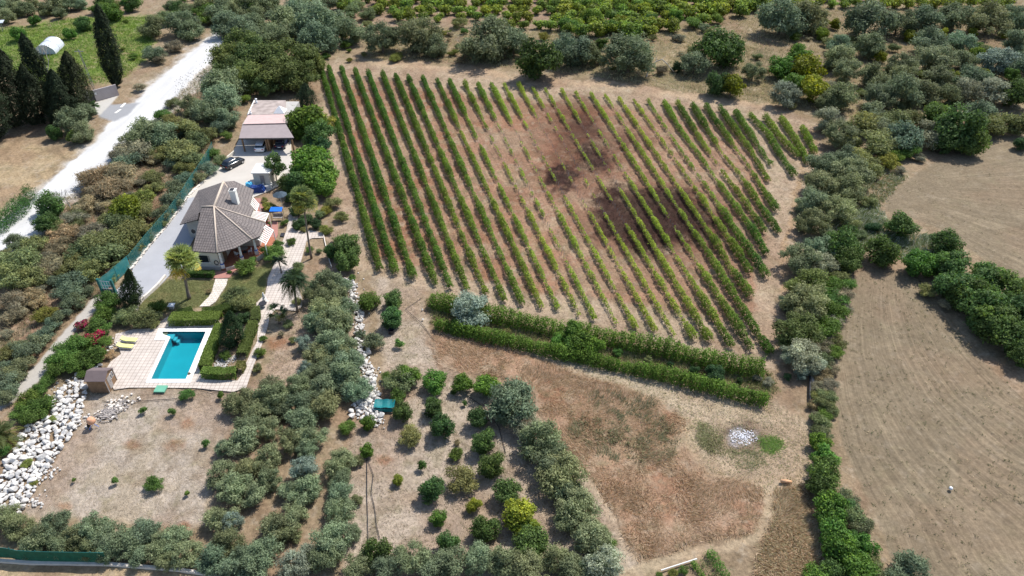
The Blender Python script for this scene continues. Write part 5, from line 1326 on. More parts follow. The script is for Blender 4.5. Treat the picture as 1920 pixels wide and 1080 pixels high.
low_wall('edging', 'thin pale edging around the dry garden bed', [(606,437),(609,452),(613,470),(618,490),(622,502)], .12, .15, M['kerb'], 'edging')
low_wall('courtyard_wall', 'low pale wall on the left side of the courtyard', [(440,287),(428,297),(421,306)], .22, .5, M['cream'])

# ------------------------------------------------------------------ swimming pool
def tile_mat(name, col, gl=.2):
    m, nt, b = newmat(name); L = nt.links
    tc = N(nt, 'ShaderNodeTexCoord'); n1 = N(nt, 'ShaderNodeTexNoise'); n1.inputs['Scale'].default_value = .7; n1.inputs['Detail'].default_value = 4
    L.new(tc.outputs['Object'], n1.inputs['Vector'])
    cr = N(nt, 'ShaderNodeMapRange'); cr.inputs[3].default_value = .88; cr.inputs[4].default_value = 1.1
    L.new(n1.outputs[0], cr.inputs[0])
    mu = N(nt, 'ShaderNodeVectorMath', operation='SCALE'); mu.inputs[0].default_value = col; L.new(cr.outputs[0], mu.inputs['Scale'])
    L.new(mu.outputs[0], b.inputs['Base Color']); b.inputs['Roughness'].default_value = gl
    return m
M['pooltile'] = tile_mat('pool_tiles', (0.006, 0.31, 0.37), .4)
M['poolstep'] = tile_mat('pool_step_tiles', (0.05, 0.36, 0.42), .4)
def water_mat():
    m, nt, b = newmat('pool_water'); L = nt.links
    nt.nodes.remove(b)
    out = nt.nodes['Material Output']
    tr = N(nt, 'ShaderNodeBsdfTransparent'); tr.inputs[0].default_value = (0.72, 0.95, 0.98, 1)
    gl = N(nt, 'ShaderNodeBsdfGlossy'); gl.inputs['Roughness'].default_value = .05
    fr = N(nt, 'ShaderNodeFresnel'); fr.inputs[0].default_value = 1.33
    tc = N(nt, 'ShaderNodeTexCoord'); n1 = N(nt, 'ShaderNodeTexNoise'); n1.inputs['Scale'].default_value = 3; L.new(tc.outputs['Object'], n1.inputs['Vector'])
    bp = N(nt, 'ShaderNodeBump'); bp.inputs['Strength'].default_value = .15; L.new(n1.outputs[0], bp.inputs['Height']); L.new(bp.outputs[0], gl.inputs['Normal']); L.new(bp.outputs[0], fr.inputs['Normal'])
    mx = N(nt, 'ShaderNodeMixShader'); L.new(fr.outputs[0], mx.inputs[0]); L.new(tr.outputs[0], mx.inputs[1]); L.new(gl.outputs[0], mx.inputs[2]); L.new(mx.outputs[0], out.inputs[0])
    return m
M['water'] = water_mat()
pool = thing('swimming_pool', 'turquoise rectangular swimming pool with white coping and corner steps', 'swimming pool', (-40.5, 66, 0))
WPOLY = [P(x, y, .05)[:2] for x, y in [(283,711),(348.5,711),(386,622),(304,622),(306,627),(319.5,632)]]
COUT = [P(x, y, .05)[:2] for x, y in [(273,717.5),(357,717.5),(398,616),(298,616),(289,637.5),(311,637.5)]]
px_poly_frame(COUT, WPOLY, -.05, .09, 'coping', M['coping'], pool)
mb = MB(); mb.face([(x, y, -1.25) for x, y in WPOLY])
for i in range(6):
    a, b = WPOLY[i], WPOLY[(i + 1) % 6]
    mb.face([(*a, -1.25), (*b, -1.25), (*b, .085), (*a, .085)])
mb.build('basin', M['pooltile'], pool)
mb = MB(); mb.face([(x, y, -.04) for x, y in WPOLY]); mb.build('water', M['water'], pool)
s0 = WPOLY[3]; s1 = WPOLY[5]
mb = MB()
for k in range(3):
    w_ = .95 - k * .1
    mb.box(s0[0], s1[0] + .2 + k * .3, s1[1] - .0, s0[1] - .02, -1.24, -.22 - .3 * k)
mb.build('steps', M['poolstep'], pool)

# loungers
def lounger(label, px, py, rz):
    x, y, _ = P(px, py)
    root = thing('sun_lounger', label, 'sun lounger', (x, y, GZ), 'yellow sun loungers by the pool', 0)
    def T_(a, b): return (x + a * math.cos(rz) - b * math.sin(rz), y + a * math.sin(rz) + b * math.cos(rz))
    prof = [(-.95, .62), (-.55, .40), (-.2, .36), (.5, .36), (.95, .35)]
    for nm, mt, w, dz, th in (('cushion', M['yellow'], .31, .0, .09), ('frame', M['whiteplastic'], .34, -.1, .05)):
        mb = MB(); rings = []
        for a, z in prof:
            l = T_(a, -w); r = T_(a, w)
            rings.append([(*l, z + dz), (*r, z + dz), (*r, z + dz + th), (*l, z + dz + th)])
        mb.loft(rings); mb.build(nm, mt, root)
    for a in (-.7, .7):
        for b in (-.28, .28):
            p = T_(a, b); mb = MB(); mb.tube([(*p, GZ), (*p, .33)], .025, 5); mb.build('leg', M['whiteplastic'], root)
lounger('yellow sun lounger farther from the camera, right above its twin', 244, 641, 3.05 - math.pi)
lounger('yellow sun lounger nearer the camera and a little left of its twin', 237, 653, 3.05 - math.pi)

# garden shed
sh = thing('garden_shed', 'small brown wooden garden shed with grey-brown roof beside the pool terrace', 'shed', (-47.2, 60.8, 0))
bx0, bx1, by0, by1 = -48.25, -46.15, 59.75, 61.75
mb = MB(); mb.box(bx0, bx1, by0, by1, -.1, 1.85)
mb.face([(bx1, by0, 1.85), (bx1, by1, 1.85), (bx1, (by0 + by1) / 2, 2.35)]); mb.face([(bx0, by0, 1.85), (bx0, (by0 + by1) / 2, 2.35), (bx0, by1, 1.85)])
mb.build('wall', M['wood'], sh)
ym = (by0 + by1) / 2
for sgn, yy in ((-1, by0 - .15), (1, by1 + .15)):
    mb = MB(); a = [(bx0 - .15, ym, 2.42), (bx1 + .15, ym, 2.42), (bx1 + .15, yy, 1.80), (bx0 - .15, yy, 1.80)]
    mb.loft([a, [(p[0], p[1], p[2] + .05) for p in a]]); mb.build('roof_panel', M['shedroof'], sh)
mb = MB(); mb.box(bx1 + .003, bx1 + .03, ym - .55, ym + .1, .1, 1.7); d_ = mb.build('door', M['greywood'], sh)
mb = MB(); mb.box(bx1 + .031, bx1 + .05, ym - .15, ym - .08, .9, 1.0); mb.build('handle', M['dark'], d_)
for yy in (ym + .25, ym + .65):
    mb = MB(); mb.box(bx1 + .003, bx1 + .03, yy - .13, yy + .13, 1.0, 1.7); w_ = mb.build('window', M['whiteplastic'], sh)
    mb = MB(); mb.box(bx1 + .031, bx1 + .04, yy - .09, yy + .09, 1.06, 1.64); mb.build('pane', M['glass'], w_)
for yy in (by0, by1):
    mb = MB(); mb.box(bx1 - .0, bx1 + .05, yy - .05, yy + .05, -.1, 1.83); mb.build('corner_trim', M['greywood'], sh)

# small things round the pool
x, y, _ = P(302, 731)
mb = MB(); mb.box(x - .62, x + .62, y - .52, y + .52, GZ, .22, -.02); o = mb.build('pump_cover', M['lid'], None, bevel=.03); tag(o, 'flat green lid over the pump pit below the pool', 'cover')
mb = MB(); q = P(176, 800); mx_ = thing('cement_mixer', 'faded orange cement mixer on the empty lot', 'cement mixer', (q[0], q[1], 0))
mb.lathe([(.12, .55), (.40, .68), (.47, .95), (.33, 1.25), (.24, 1.32)], q[0], q[1], 16); mb.build('drum', M['orange'], mx_, smooth=True)
mb = MB()
for a in (0, 1, 2): mb.tube([(q[0], q[1], .65), (q[0] + .55 * math.cos(a * 2.1), q[1] + .5 * math.sin(a * 2.1), -.02)], .03, 5)
mb.build('stand', M['bluepl'], mx_)
mb = MB(); mb.loft([[(q[0] - .5, q[1] + .3 * math.cos(t), .3 + .3 * math.sin(t)) for t in [k * math.pi / 6 for k in range(12)]], [(q[0] - .42, q[1] + .3 * math.cos(t), .3 + .3 * math.sin(t)) for t in [k * math.pi / 6 for k in range(12)]]]); mb.build('wheel', M['tyre'], mx_)
# heap of pale planks and plaster rubble
rs = random.Random(11)
heap = thing('rubble_heap', 'heap of pale grey boards and plaster rubble beside the cement mixer', 'rubble', (*P(205, 775)[:2], 0))
mb = MB()
for i in range(120):
    px_ = rs.gauss(208, 13); py_ = 772 + (px_ - 208) * -.45 + rs.gauss(0, 7)
    q = P(px_, py_); l = rs.uniform(.15, .8); w_ = rs.uniform(.04, .14); z = rs.uniform(0, .16)
    mb.box(q[0] - l / 2, q[0] + l / 2, q[1] - w_ / 2, q[1] + w_ / 2, z - .03, z + .04, rs.uniform(-.9, 1.2))
o = mb.build('boards', M['greywood'], heap); o['kind'] = 'stuff'
mb = MB()
for i in range(150):
    px_ = rs.gauss(214, 15); py_ = 768 + (px_ - 208) * -.45 + rs.gauss(0, 8); q = P(px_, py_); r = rs.uniform(.04, .16)
    mb.box(q[0] - r, q[0] + r, q[1] - r * .7, q[1] + r * .7, -.05, r * .8, rs.uniform(0, 3))
mb.build('rubble', M['kerb'], heap)
# hose across the lot
def pipe(name, label, px, r, mat, cat, z=.05):
    mb = MB(); pts = [P(x, y, 0) for x, y in px]
    mb.tube([(p[0], p[1], z) for p in pts], r, 6); return tag(mb.build(name, mat, smooth=True), label, cat)
pipe('hose', 'long black hose below the pool terrace', [(192,752),(215,755),(262,753),(330,748),(350,740),(372,729),(400,736),(440,737)], .035, M['rubber'], 'hose')
pipe('irrigation_hose', 'straight black irrigation hose through the citrus orchard', [(688,858),(688,930),(690,1000),(690,1040)], .035, M['rubber'], 'hose')
pipe('irrigation_hose', 'winding black irrigation hose through the citrus orchard', [(690,865),(700,890),(696,925),(703,955),(706,985),(712,1010)], .03, M['rubber'], 'hose')
pipe('irrigation_hose', 'black irrigation hose from the vineyard down to the black tub', [(790,560),(760,580),(790,606),(815,640)], .03, M['rubber'], 'hose')
pipe('irrigation_hose', 'black irrigation hose along the diagonal olive row', [(880,745),(905,762),(935,800),(948,850)], .035, M['rubber'], 'hose')
# tub, white statue, dark table in place of a round shadow
q = P(734, 624); mb = MB(); mb.lathe([(.33, -.05), (.38, .5), (.34, .5), (.3, .1), (.01, .1)], q[0], q[1], 18); tag(mb.build('tub', M['rubber'], smooth=False), 'black round tub below two dark orchard trees', 'tub')
q = P(497, 566)
st = thing('garden_statue', 'white statue on a round plinth at the garden path', 'statue', (q[0], q[1], 0))
mb = MB(); mb.lathe([(.32, 0), (.32, .25), (.2, .3), (.18, .55), (.28, .6)], q[0], q[1], 16); mb.build('plinth', M['white'], st)
mb = MB(); mb.lathe([(.14, .6), (.2, .85), (.15, 1.05), (.17, 1.2), (.07, 1.3), (.11, 1.4), (.08, 1.52), (.01, 1.56)], q[0], q[1], 14); mb.build('figure', M['white'], st, smooth=True)
q = P(494, 575)
tb = thing('shadow_table', 'round dark low table standing in for the round shadow on the paved garden square', 'table', (q[0], q[1], 0))
mb = MB(); mb.lathe([(.5, .5), (.53, .55), (.5, .6), (.01, .6)], q[0], q[1], 24); mb.build('tabletop', M['dark'], tb)  # dark disc added to stand for a round shadow on the paving
mb = MB(); mb.lathe([(.22, 0), (.12, .1), (.1, .5)], q[0], q[1], 12); mb.build('leg', M['white'], tb)
q = P(323, 578)
lp = thing('garden_lantern', 'small white pyramid-topped lantern box beside the lawn hedge', 'lantern', (q[0], q[1], 0))
mb = MB(); mb.box(q[0] - .25, q[0] + .25, q[1] - .25, q[1] + .25, 0, .55); mb.build('body', M['grey'], lp)
mb = MB(); r = .42; b4 = [(q[0] - r, q[1] - r, .55), (q[0] + r, q[1] - r, .55), (q[0] + r, q[1] + r, .55), (q[0] - r, q[1] + r, .55)]
for i in range(4): mb.face([b4[i], b4[(i + 1) % 4], (q[0], q[1], .9)])
mb.face(b4[::-1]); mb.build('roof', M['whiteplastic'], lp)

# blue-topped things on the patio
q = P(522, 412)
bb = thing('garden_swing', 'garden bench under a bright blue canopy beside the patio', 'canopy bench', (q[0], q[1], 0))
mb = MB(); a = [(q[0] - .95, q[1] - .5, 1.75), (q[0] + .95, q[1] - .5, 1.75), (q[0] + .9, q[1] + .5, 1.95), (q[0] - .9, q[1] + .5, 1.95)]
mb.loft([a, [(p[0], p[1], p[2] + .06) for p in a]]); mb.build('canopy', M['bluepl'], bb)
for sx in (-.85, .85):
    for sy in (-.4, .4): mb = MB(); mb.tube([(q[0] + sx, q[1] + sy, 0), (q[0] + sx, q[1] + sy, 1.78)], .03, 5); mb.build('post', M['dark'], bb)
mb = MB(); mb.box(q[0] - .75, q[0] + .75, q[1] - .3, q[1] + .3, .42, .5); mb.build('seat', M['greywood'], bb)
mb = MB(); mb.box(q[0] - .75, q[0] + .75, q[1] + .28, q[1] + .34, .52, 1.0); mb.build('backrest', M['greywood'], bb)
q = P(529, 385)
M['parasol'] = plain('faded_blue_canvas_shaded', (0.05, 0.075, 0.10), .8, .3, 4)  # faded blue, darkened further to carry the shade under the trees
pr = thing('parasol', 'faded blue-grey parasol in the shade under the big trees', 'parasol', (q[0], q[1], 0))
mb = MB(); nn = 8
ring = [(q[0] + 1.15 * math.cos(2 * math.pi * k / nn), q[1] + 1.15 * math.sin(2 * math.pi * k / nn), 1.95) for k in range(nn)]
for k in range(nn): mb.face([ring[k], ring[(k + 1) % nn], (q[0], q[1], 2.5)]); mb.face([ring[(k + 1) % nn], ring[k], (q[0], q[1], 2.44)])
mb.build('canopy', M['parasol'], pr)
mb = MB(); mb.tube([(q[0], q[1], 0), (q[0], q[1], 2.45)], .03, 6); mb.build('pole', M['white'], pr)
# tarpaulin covered pile and round stone ring behind the house
def tarp(label, px, py, sx, sy, h, mat, seed, n=14):
    x, y, _ = P(px, py); rs = random.Random(seed); mb = MB(); g = []
    for j in range(n + 1):
        for i in range(n + 1):
            a, b = i / n * 2 - 1, j / n * 2 - 1
            e = max(abs(a), abs(b)); z = h * (1 - max(0, (e - .72) / .28) ** 1.4) * (1 + .12 * math.sin(a * 5 + seed) * math.cos(b * 4)) + rs.uniform(-.03, .03)
            g.append((x + a * sx * (1 + .06 * math.sin(b * 7 + seed)), y + b * sy, max(z, .04)))
    mb.v = g
    for j in range(n):
        for i in range(n):
            k = j * (n + 1) + i; mb.f.append((k, k + 1, k + n + 2, k + n + 1)); mb.uv.append(None)
    return tag(mb.build('tarpaulin', mat, smooth=False), label, 'tarpaulin')
tarp('dark blue tarpaulin over a pile behind the house', 482, 358, 1.35, .7, .9, M['bluetarp'], 2)
tarp('light blue plastic sheet on top of the dark blue pile', 469, 354, .62, .6, 1.15, M['cyantarp'], 5)
q = P(502, 350); mb = MB(); mb.lathe([(.85, 0), (.85, .55), (.68, .55), (.68, .2), (.01, .2)], q[0], q[1], 24); tag(mb.build('stone_ring', M['white']), 'white round well ring behind the house', 'well ring')
mb = MB()
rs = random.Random(4)
potg = 'potted plants around the patio'
for i, (px_, py_, lb) in enumerate([(500,418,'terracotta pot at the upper patio corner'),(508,424,'terracotta pot at the outer patio corner'),(478,490,'terracotta pot beside the porch parapet'),(503,392,'terracotta pot beside the square pergola'),(515,392,'terracotta pot below the blue-grey parasol')]):
    q = P(px_, py_); root = thing('flower_pot', lb, 'flower pot', (q[0], q[1], 0), potg)
    mb = MB(); mb.lathe([(.16, GZ), (.25, .4), (.2, .4), (.01, .36)], q[0], q[1], 12); mb.build('pot', M['terracotta'], root)
    me = SP_['small'][i % 4]; o = bpy.data.objects.new('plant', me); COL.objects.link(o); o.parent = root; o.location = (0, 0, .6); o.scale = (.38, .38, .34); o.color = (.12, .2, .05, 1)

M['shadedroof'] = plain('tree_shaded_flat_roof', (0.36, 0.30, 0.27), .9, .35, .8, .2)  # whitish roof painted darker, the shade of the trees put into its colour
# ------------------------------------------------------------------ carport building
cp = thing('carport', 'flat-roofed outbuilding with grey-pink lean-to carport roof', 'carport', (-45, 127, 0))
def slab(name, pts, th, mat, parent): 
    mb = MB(); mb.loft([[(p[0], p[1], p[2] - th) for p in pts], list(pts)]); return mb.build(name, mat, parent)
slab('carport_roof', [P(448,259,2.85), P(551,258,2.85), P(536,233,3.3), P(454,235,3.3)], .12, M['carport'], cp)
slab('pink_roof_strip', [P(456,232.5,3.45), P(535,230.5,3.45), P(534,214,3.45), P(465,216,3.45)], .15, M['pinkroof'], cp)
slab('flat_roof', [P(465,215.5,3.4), P(534,213.5,3.4), P(536,188,3.4), P(477,188,3.4)], .2, M['shadedroof'], cp)
xw0, xw1, yb0, yb1 = -49.6, -41.9, 125.4, 136.0
mb = MB(); mb.prism([(xw0, yb0), (xw1, yb0), (xw1 + .3, yb1), (xw0 - .3, yb1)], -.1, 3.15); mb.build('wall', M['grey'], cp)
mb = MB(); mb.tube([P(464,215.5,3.5), P(476.5,188.5,3.5)], .12, 4); mb.build('roof_edge', M['white'], cp)
for x in (-48.4, -44.2, -43.8, -39.5):
    mb = MB(); mb.box(x - .12, x + .12, 120.6, 120.85, 0, 2.7); mb.build('post', M['wood'], cp)
mb = MB(); mb.box(-44.15, -43.85, 120.85, 125.3, 0, 2.7); mb.build('partition', M['wood'], cp)
mb = MB(); mb.box(-48.9, -39.2, 120.45, 120.6, 2.5, 2.72); mb.build('front_beam', M['dark'], cp)
mb = MB(); c = P(525, 207, 3.6); r = 1.05; b4 = [(c[0] - r, c[1] - r, 3.42), (c[0] + r, c[1] - r, 3.42), (c[0] + r, c[1] + r, 3.42), (c[0] - r, c[1] + r, 3.42)]
for i in range(4): mb.face([b4[i], b4[(i + 1) % 4], (c[0], c[1], 4.55)])
tag(mb.build('roof_light', M['whiteplastic'], cp), None)
for px_, py_ in ((470, 213), (481, 192)):
    c = P(px_, py_, 3.5); v_ = thing('vent_pipe', 'small white vent on the flat roof, %s edge' % ('front' if py_ > 200 else 'rear'), 'vent', (c[0], c[1], 3.4))
    mb = MB(); mb.lathe([(.22, 3.4), (.22, 3.75), (.12, 3.8), (.12, 4.2)], c[0], c[1], 10); mb.build('pipe', M['whiteplastic'], v_)
    mb = MB(); mb.lathe([(.25, 4.2), (.01, 4.35)], c[0], c[1], 10); mb.build('cowl', M['whiteplastic'], v_)
# white outbuilding right of the courtyard
ob = thing('outbuilding', 'small white flat-roofed outbuilding between courtyard and big trees', 'building', (-42, 109.5, 0))
mb = MB(); mb.prism([(-43.0, 108.1), (-40.3, 108.1), (-39.9, 111.6), (-43.1, 111.2)], -.1, 2.3); mb.build('wall', M['cream'], ob)
mb = MB(); mb.prism([(-43.15, 107.95), (-40.15, 107.95), (-39.75, 111.75), (-43.25, 111.35)], 2.3, 2.45); mb.build('roof', M['white'], ob)
mb = MB(); mb.box(-41.9, -41.2, 108.05, 108.097, 0, 1.9); mb.build('door', M['greywood'], ob)

# ------------------------------------------------------------------ cars
def car(label, x, y, rz, paint, L=4.2, W=1.78, H=1.47):
    """x, y centre on the ground; rz heading of the nose"""
    root = thing('parked_car', label, 'car', (x, y, GZ), None, rz)
    off = Vector((x, y, GZ))
    def put(mb, nm, mat, smooth=False, par=None, bevel=0):
        me = bpy.data.meshes.new(nm); me.from_pydata(mb.v, [], mb.f); me.materials.append(mat)
        if smooth: me.polygons.foreach_set('use_smooth', [True] * len(me.polygons))
        me.update(); o = bpy.data.objects.new(nm, me); COL.objects.link(o); o.parent = par or root
        if bevel: m_ = o.modifiers.new('bevel', 'BEVEL'); m_.width = bevel; m_.segments = 2
        return o
    h = W / 2
    # body: cross sections along the length (nose at +x)
    st = [(-.50, .70, .42, .86), (-.485, .90, .30, .98), (-.40, .97, .22, 1.0), (-.1, 1.0, .2, .96), (.18, 1.0, .2, .94), (.36, .97, .22, .80), (.47, .88, .28, .66), (.50, .72, .36, .56)]
    rings = []
    for fx, fw, z0, z1 in st:
        w_ = h * fw; X_ = fx * L
        rings.append([(X_, -w_ * .9, z0), (X_, -w_, z0 + .18), (X_, -w_, z1 - .14), (X_, -w_ * .93, z1), (X_, 0, z1 + .02), (X_, w_ * .93, z1), (X_, w_, z1 - .14), (X_, w_, z0 + .18), (X_, w_ * .9, z0)])
    mb = MB(); mb.loft(rings); put(mb, 'body', paint, True)
    # cabin glass and roof
    cab = [(-.44, .80, .97, .97), (-.36, .78, .97, 1.36), (-.16, .76, .95, H - .03), (.04, .75, .95, H - .05), (.13, .78, .94, 1.28), (.27, .82, .88, .90)]
    rings = []
    for fx, fw, z0, z1 in cab:
        X_ = fx * L; w0 = h * .92; w1 = h * fw * .92
        rings.append([(X_, -w0, z0 - .03), (X_, -w1, z1), (X_, w1, z1), (X_, w0, z0 - .03)])
    mb = MB(); mb.loft(rings); put(mb, 'windows', M['glass'])
    rings = []
    for fx, z1 in ((-.37, 1.365), (-.30, 1.44), (-.16, H), (.04, H - .02), (.12, 1.33)):
        X_ = fx * L; w1 = h * .74
        rings.append([(X_, -w1, z1 - .02), (X_, -w1 * .9, z1 + .03), (X_, w1 * .9, z1 + .03), (X_, w1, z1 - .02)])
    mb = MB(); mb.loft(rings); put(mb, 'roof', paint)
    for fx in (-.31, .32):
        for sg in (-1, 1):
            cy_ = sg * (h - .11); X_ = fx * L; R_ = .32
            mb = MB(); mb.loft([[(X_ + R_ * math.cos(t), cy_ + dy, .32 + R_ * math.sin(t)) for t in [k * math.pi / 9 for k in range(18)]] for dy in (-.11, .115)]); wo_ = put(mb, 'wheel', M['tyre'])
            mb = MB(); mb.loft([[(X_ + .2 * math.cos(t), cy_ + dy, .32 + .2 * math.sin(t)) for t in [k * math.pi / 6 for k in range(12)]] for dy in ((-.12, .0) if sg < 0 else (.0, .125))]); put(mb, 'rim', M['steel'], par=wo_)
    M.setdefault('redlamp', plain('tail_lamp', (.35, .01, .01), .3, .05)); M.setdefault('headlamp', plain('head_lamp', (.7, .7, .72), .15, .05))
    for sg in (-1, 1):
        mb = MB(); mb.box(-.505 * L, -.47 * L, sg * h * .72 - .12, sg * h * .72 + .12, .72, .88); put(mb, 'tail_light', M['redlamp'])
        mb = MB(); mb.box(.44 * L, .485 * L, sg * h * .66 - .14, sg * h * .66 + .14, .52, .64); put(mb, 'headlight', M['headlamp'])
        mb = MB(); mb.box(.16 * L, .19 * L, sg * (h + .07) - .09, sg * (h + .07) + .09, .95, 1.06); put(mb, 'mirror', paint)
    mb = MB(); mb.box(-.508 * L, -.50 * L, -.26, .26, .55, .66); put(mb, 'number_plate', M['whiteplastic'])
    return root
M['carwhite'] = plain('white_car_paint', (.78, .78, .8), .25, .02, spec=.6)
M['carblack'] = plain('black_car_paint', (.012, .014, .018), .18, .05, spec=.7)
M['carnavy'] = plain('navy_car_paint', (.015, .02, .05), .25, .05, spec=.6)
q = P(438.5, 311); car('black hatchback parked on the sunlit courtyard', q[0], q[1], math.radians(60), M['carblack'], 4.2)
car('white hatchback seen from behind under the carport', -45.6, 121.9, math.radians(92), M['carwhite'], 4.1)
car('dark car deep in the shade in the right carport bay', -42.2, 123.2, math.radians(90), M['carnavy'], 4.2)
# blue drum at the vineyard edge
q = P(607, 300); mb = MB(); mb.lathe([(.45, 0), (.5, .25), (.48, .6), (.5, .95), (.42, 1.0), (.01, 1.0)], q[0], q[1], 18)
tag(mb.build('blue_drum', M['bluepl'], smooth=False), 'bright blue plastic drum at the edge of the vineyard', 'drum')
q = P(598, 306); mb = MB(); mb.box(q[0] - .5, q[0] + .5, q[1] - .06, q[1] + .06, 0, .9, .8); tag(mb.build('leaning_board', M['greywood']), 'grey board leaning left of the blue drum', 'board')
q = P(612, 304); mb = MB(); mb.box(q[0] - .3, q[0] + .2, q[1] - .3, q[1] + .2, 0, .35, .3); tag(mb.build('white_crate', M['whiteplastic'], bevel=.03), 'white crate beside the blue drum', 'crate')

# ------------------------------------------------------------------ green fences
def net_mat(name, col, alpha):
    m, nt, b = newmat(name); L = nt.links
    b.inputs['Base Color'].default_value = (*col, 1); b.inputs['Roughness'].default_value = .6
    tc = N(nt, 'ShaderNodeTexCoord'); n1 = N(nt, 'ShaderNodeTexNoise'); n1.inputs['Scale'].default_value = 3; L.new(tc.outputs['Object'], n1.inputs['Vector'])
    mr = N(nt, 'ShaderNodeMapRange'); mr.inputs[3].default_value = alpha - .12; mr.inputs[4].default_value = alpha + .12; L.new(n1.outputs[0], mr.inputs[0])
    L.new(mr.outputs[0], b.inputs['Alpha']); return m
M['net'] = net_mat('teal_shade_net', (0.012, 0.22, 0.23), .72)
M['net2'] = net_mat('faded_shade_net', (0.02, 0.16, 0.15), .45)
def fence(label, px, h, mat, post_step=3.0, group=None, postmat=None, rail=True):
    pts = [Vector(P(x, y)) for x, y in px]
    root = thing('fence', label, 'fence', (pts[0].x, pts[0].y, 0), group)
    mb = MB()
    for a, b in zip(pts[:-1], pts[1:]):
        mb.face([a + Vector((0, 0, .05)), b + Vector((0, 0, .05)), b + Vector((0, 0, h)), a + Vector((0, 0, h))])
    mb.build('screen', mat, root)
    cum = 0; nxt = 0
    for a, b in zip(pts[:-1], pts[1:]):
        ln = (b - a).length
        while nxt <= cum + ln:
            q = a.lerp(b, (nxt - cum) / ln); mb = MB(); mb.tube([(q.x, q.y + .04, -.1), (q.x, q.y + .04, h + .1)], .04, 6); mb.build('post', postmat or M['greenmetal'], root); nxt += post_step
        cum += ln
    if rail:
        mb = MB(); mb.tube([p + Vector((0, 0, h)) for p in pts], .025, 5); mb.build('rail', postmat or M['greenmetal'], root)
    return root
fence('teal shade-net fence along the lower driveway', [(193,548),(210,535),(228,519),(246,503)], 2.1, M['net'])
fence('half-overgrown green net fence along the upper driveway', [(247,502),(262,484),(280,461),(297,441),(320,414),(345,380),(362,352),(380,325),(395,300),(402,285)], 2.0, M['net2'])
# gate
g0, g1 = Vector(P(193, 549)), Vector(P(218, 551))
gt = thing('driveway_gate', 'dark teal barred metal gate at the foot of the driveway', 'gate', (g0.x, g0.y, 0))
for nm, q in (('gate_post', g0), ('gate_post', g1)):
    mb = MB(); mb.box(q.x - .14, q.x + .14, q.y - .14, q.y + .14, -.1, 2.35); mb.build(nm, M['greenmetal'], gt)
mb = MB()
for z in (.15, .75, 1.3, 2.0): mb.tube([(g0.x, g0.y, z), (g1.x, g1.y, z)], .035, 5)
for i in range(1, 5): q = g0.lerp(g1, i / 5); mb.tube([(q.x, q.y, .15), (q.x, q.y, 2.0)], .03, 5)
mb.build('bars', M['steel'], gt)
mb = MB(); mb.face([(g0.x, g0.y + .05, .15), (g1.x, g1.y + .05, .15), (g1.x, g1.y + .05, .75), (g0.x, g0.y + .05, .75)]); mb.build('panel', M['greenmetal'], gt)
# big green screen at the bottom left
fence('solid dark green screen fence at the lower left edge', [(-70,1046),(-20,1046),(0,1046),(20,1047),(45,1052),(80,1054),(130,1055),(205,1056)], 1.65, M['screen'], 2.5)
low_wall('wall_footing', 'rough stone footing below the green screen and olive row', [(-40,1049),(60,1056),(205,1058),(330,1068),(400,1078),(430,1090)], .3, .15, M['kerb'], 'footing')
# teal netting cover over a basin at the end of the right boulder wall
q = P(722, 764)
tk = thing('netted_basin', 'teal netting over a pit at the end of the right boulder wall', 'netting', (q[0], q[1], 0))
mb = MB(); gg = []
for j in range(7):
    for i in range(9):
        a, b = i / 8 * 2 - 1, j / 6 * 2 - 1
        gg.append((q[0] + a * 1.15, q[1] + b * .65, .65 - .22 * (1 - b * b) * (1 - a * a) + .05 * math.sin(i * 1.7)))
mb.v = gg
for j in range(6):
    for i in range(8): k = j * 9 + i; mb.f.append((k, k + 1, k + 10, k + 9)); mb.uv.append(None)
mb.build('net', M['tealnet'], tk)
for sx in (-1.1, 1.1):
    for sy in (-.6, .6): mb = MB(); mb.tube([(q[0] + sx, q[1] + sy, -.1), (q[0] + sx, q[1] + sy, .66)], .04, 5); mb.build('post', M['greywood'], tk)
mb = MB(); mb.box(q[0] - 1.1, q[0] + 1.1, q[1] - .7, q[1] - .64, 0, .5); mb.build('board', M['tealnet'], tk)

# ------------------------------------------------------------------ gate wall by the white road, pole, polytunnel
w0, w1 = Vector(P(164, 194)), Vector(P(223, 178)); wl_ = w1 - w0
gw = thing('gate_wall', 'grey rendered wall with a dark door beside the white road', 'wall', (w0.x, w0.y, 0))
nrm = Vector((wl_.y, -wl_.x, 0)).normalized() * .12
def wseg(f0, f1, z0, z1, th, nm, mat, push=0.0):
    a = w0.lerp(w1, f0); b = w0.lerp(w1, f1); n_ = nrm.normalized()
    mb = MB(); mb.prism([tuple((a - n_ * (th / 2) + n_ * push)[:2]), tuple((b - n_ * (th / 2) + n_ * push)[:2]), tuple((b + n_ * (th / 2) + n_ * push)[:2]), tuple((a + n_ * (th / 2) + n_ * push)[:2])], z0, z1)
    return mb.build(nm, mat, gw)
M['mauve'] = plain('mauve_render', (0.46, 0.41, 0.40), .9, .1, 1.2, .15)
wseg(.0, .12, -.1, 2.3, .24, 'wall_panel', M['mauve']); wseg(.28, 1.0, -.1, 2.3, .24, 'wall_panel', M['mauve']); wseg(.12, .28, 0, 2.25, .12, 'door', M['dark'])
wseg(.3, .36, 1.3, 1.8, .02, 'house_number_plate', M['whiteplastic'], .13)
q = P(181, 178); mb = MB(); root = thing('utility_pole', 'thin grey lattice utility pole behind the gate wall', 'pole', (q[0], q[1], 0))
top = (q[0] - .6, q[1] + .3, 9.5)
for dx in (-.22, .22):
    mb = MB(); mb.tube([(q[0] + dx, q[1], -.1), (top[0] + dx * .4, top[1], 9.5)], .05, 5); mb.build('mast', M['steel'], root)
mb = MB()
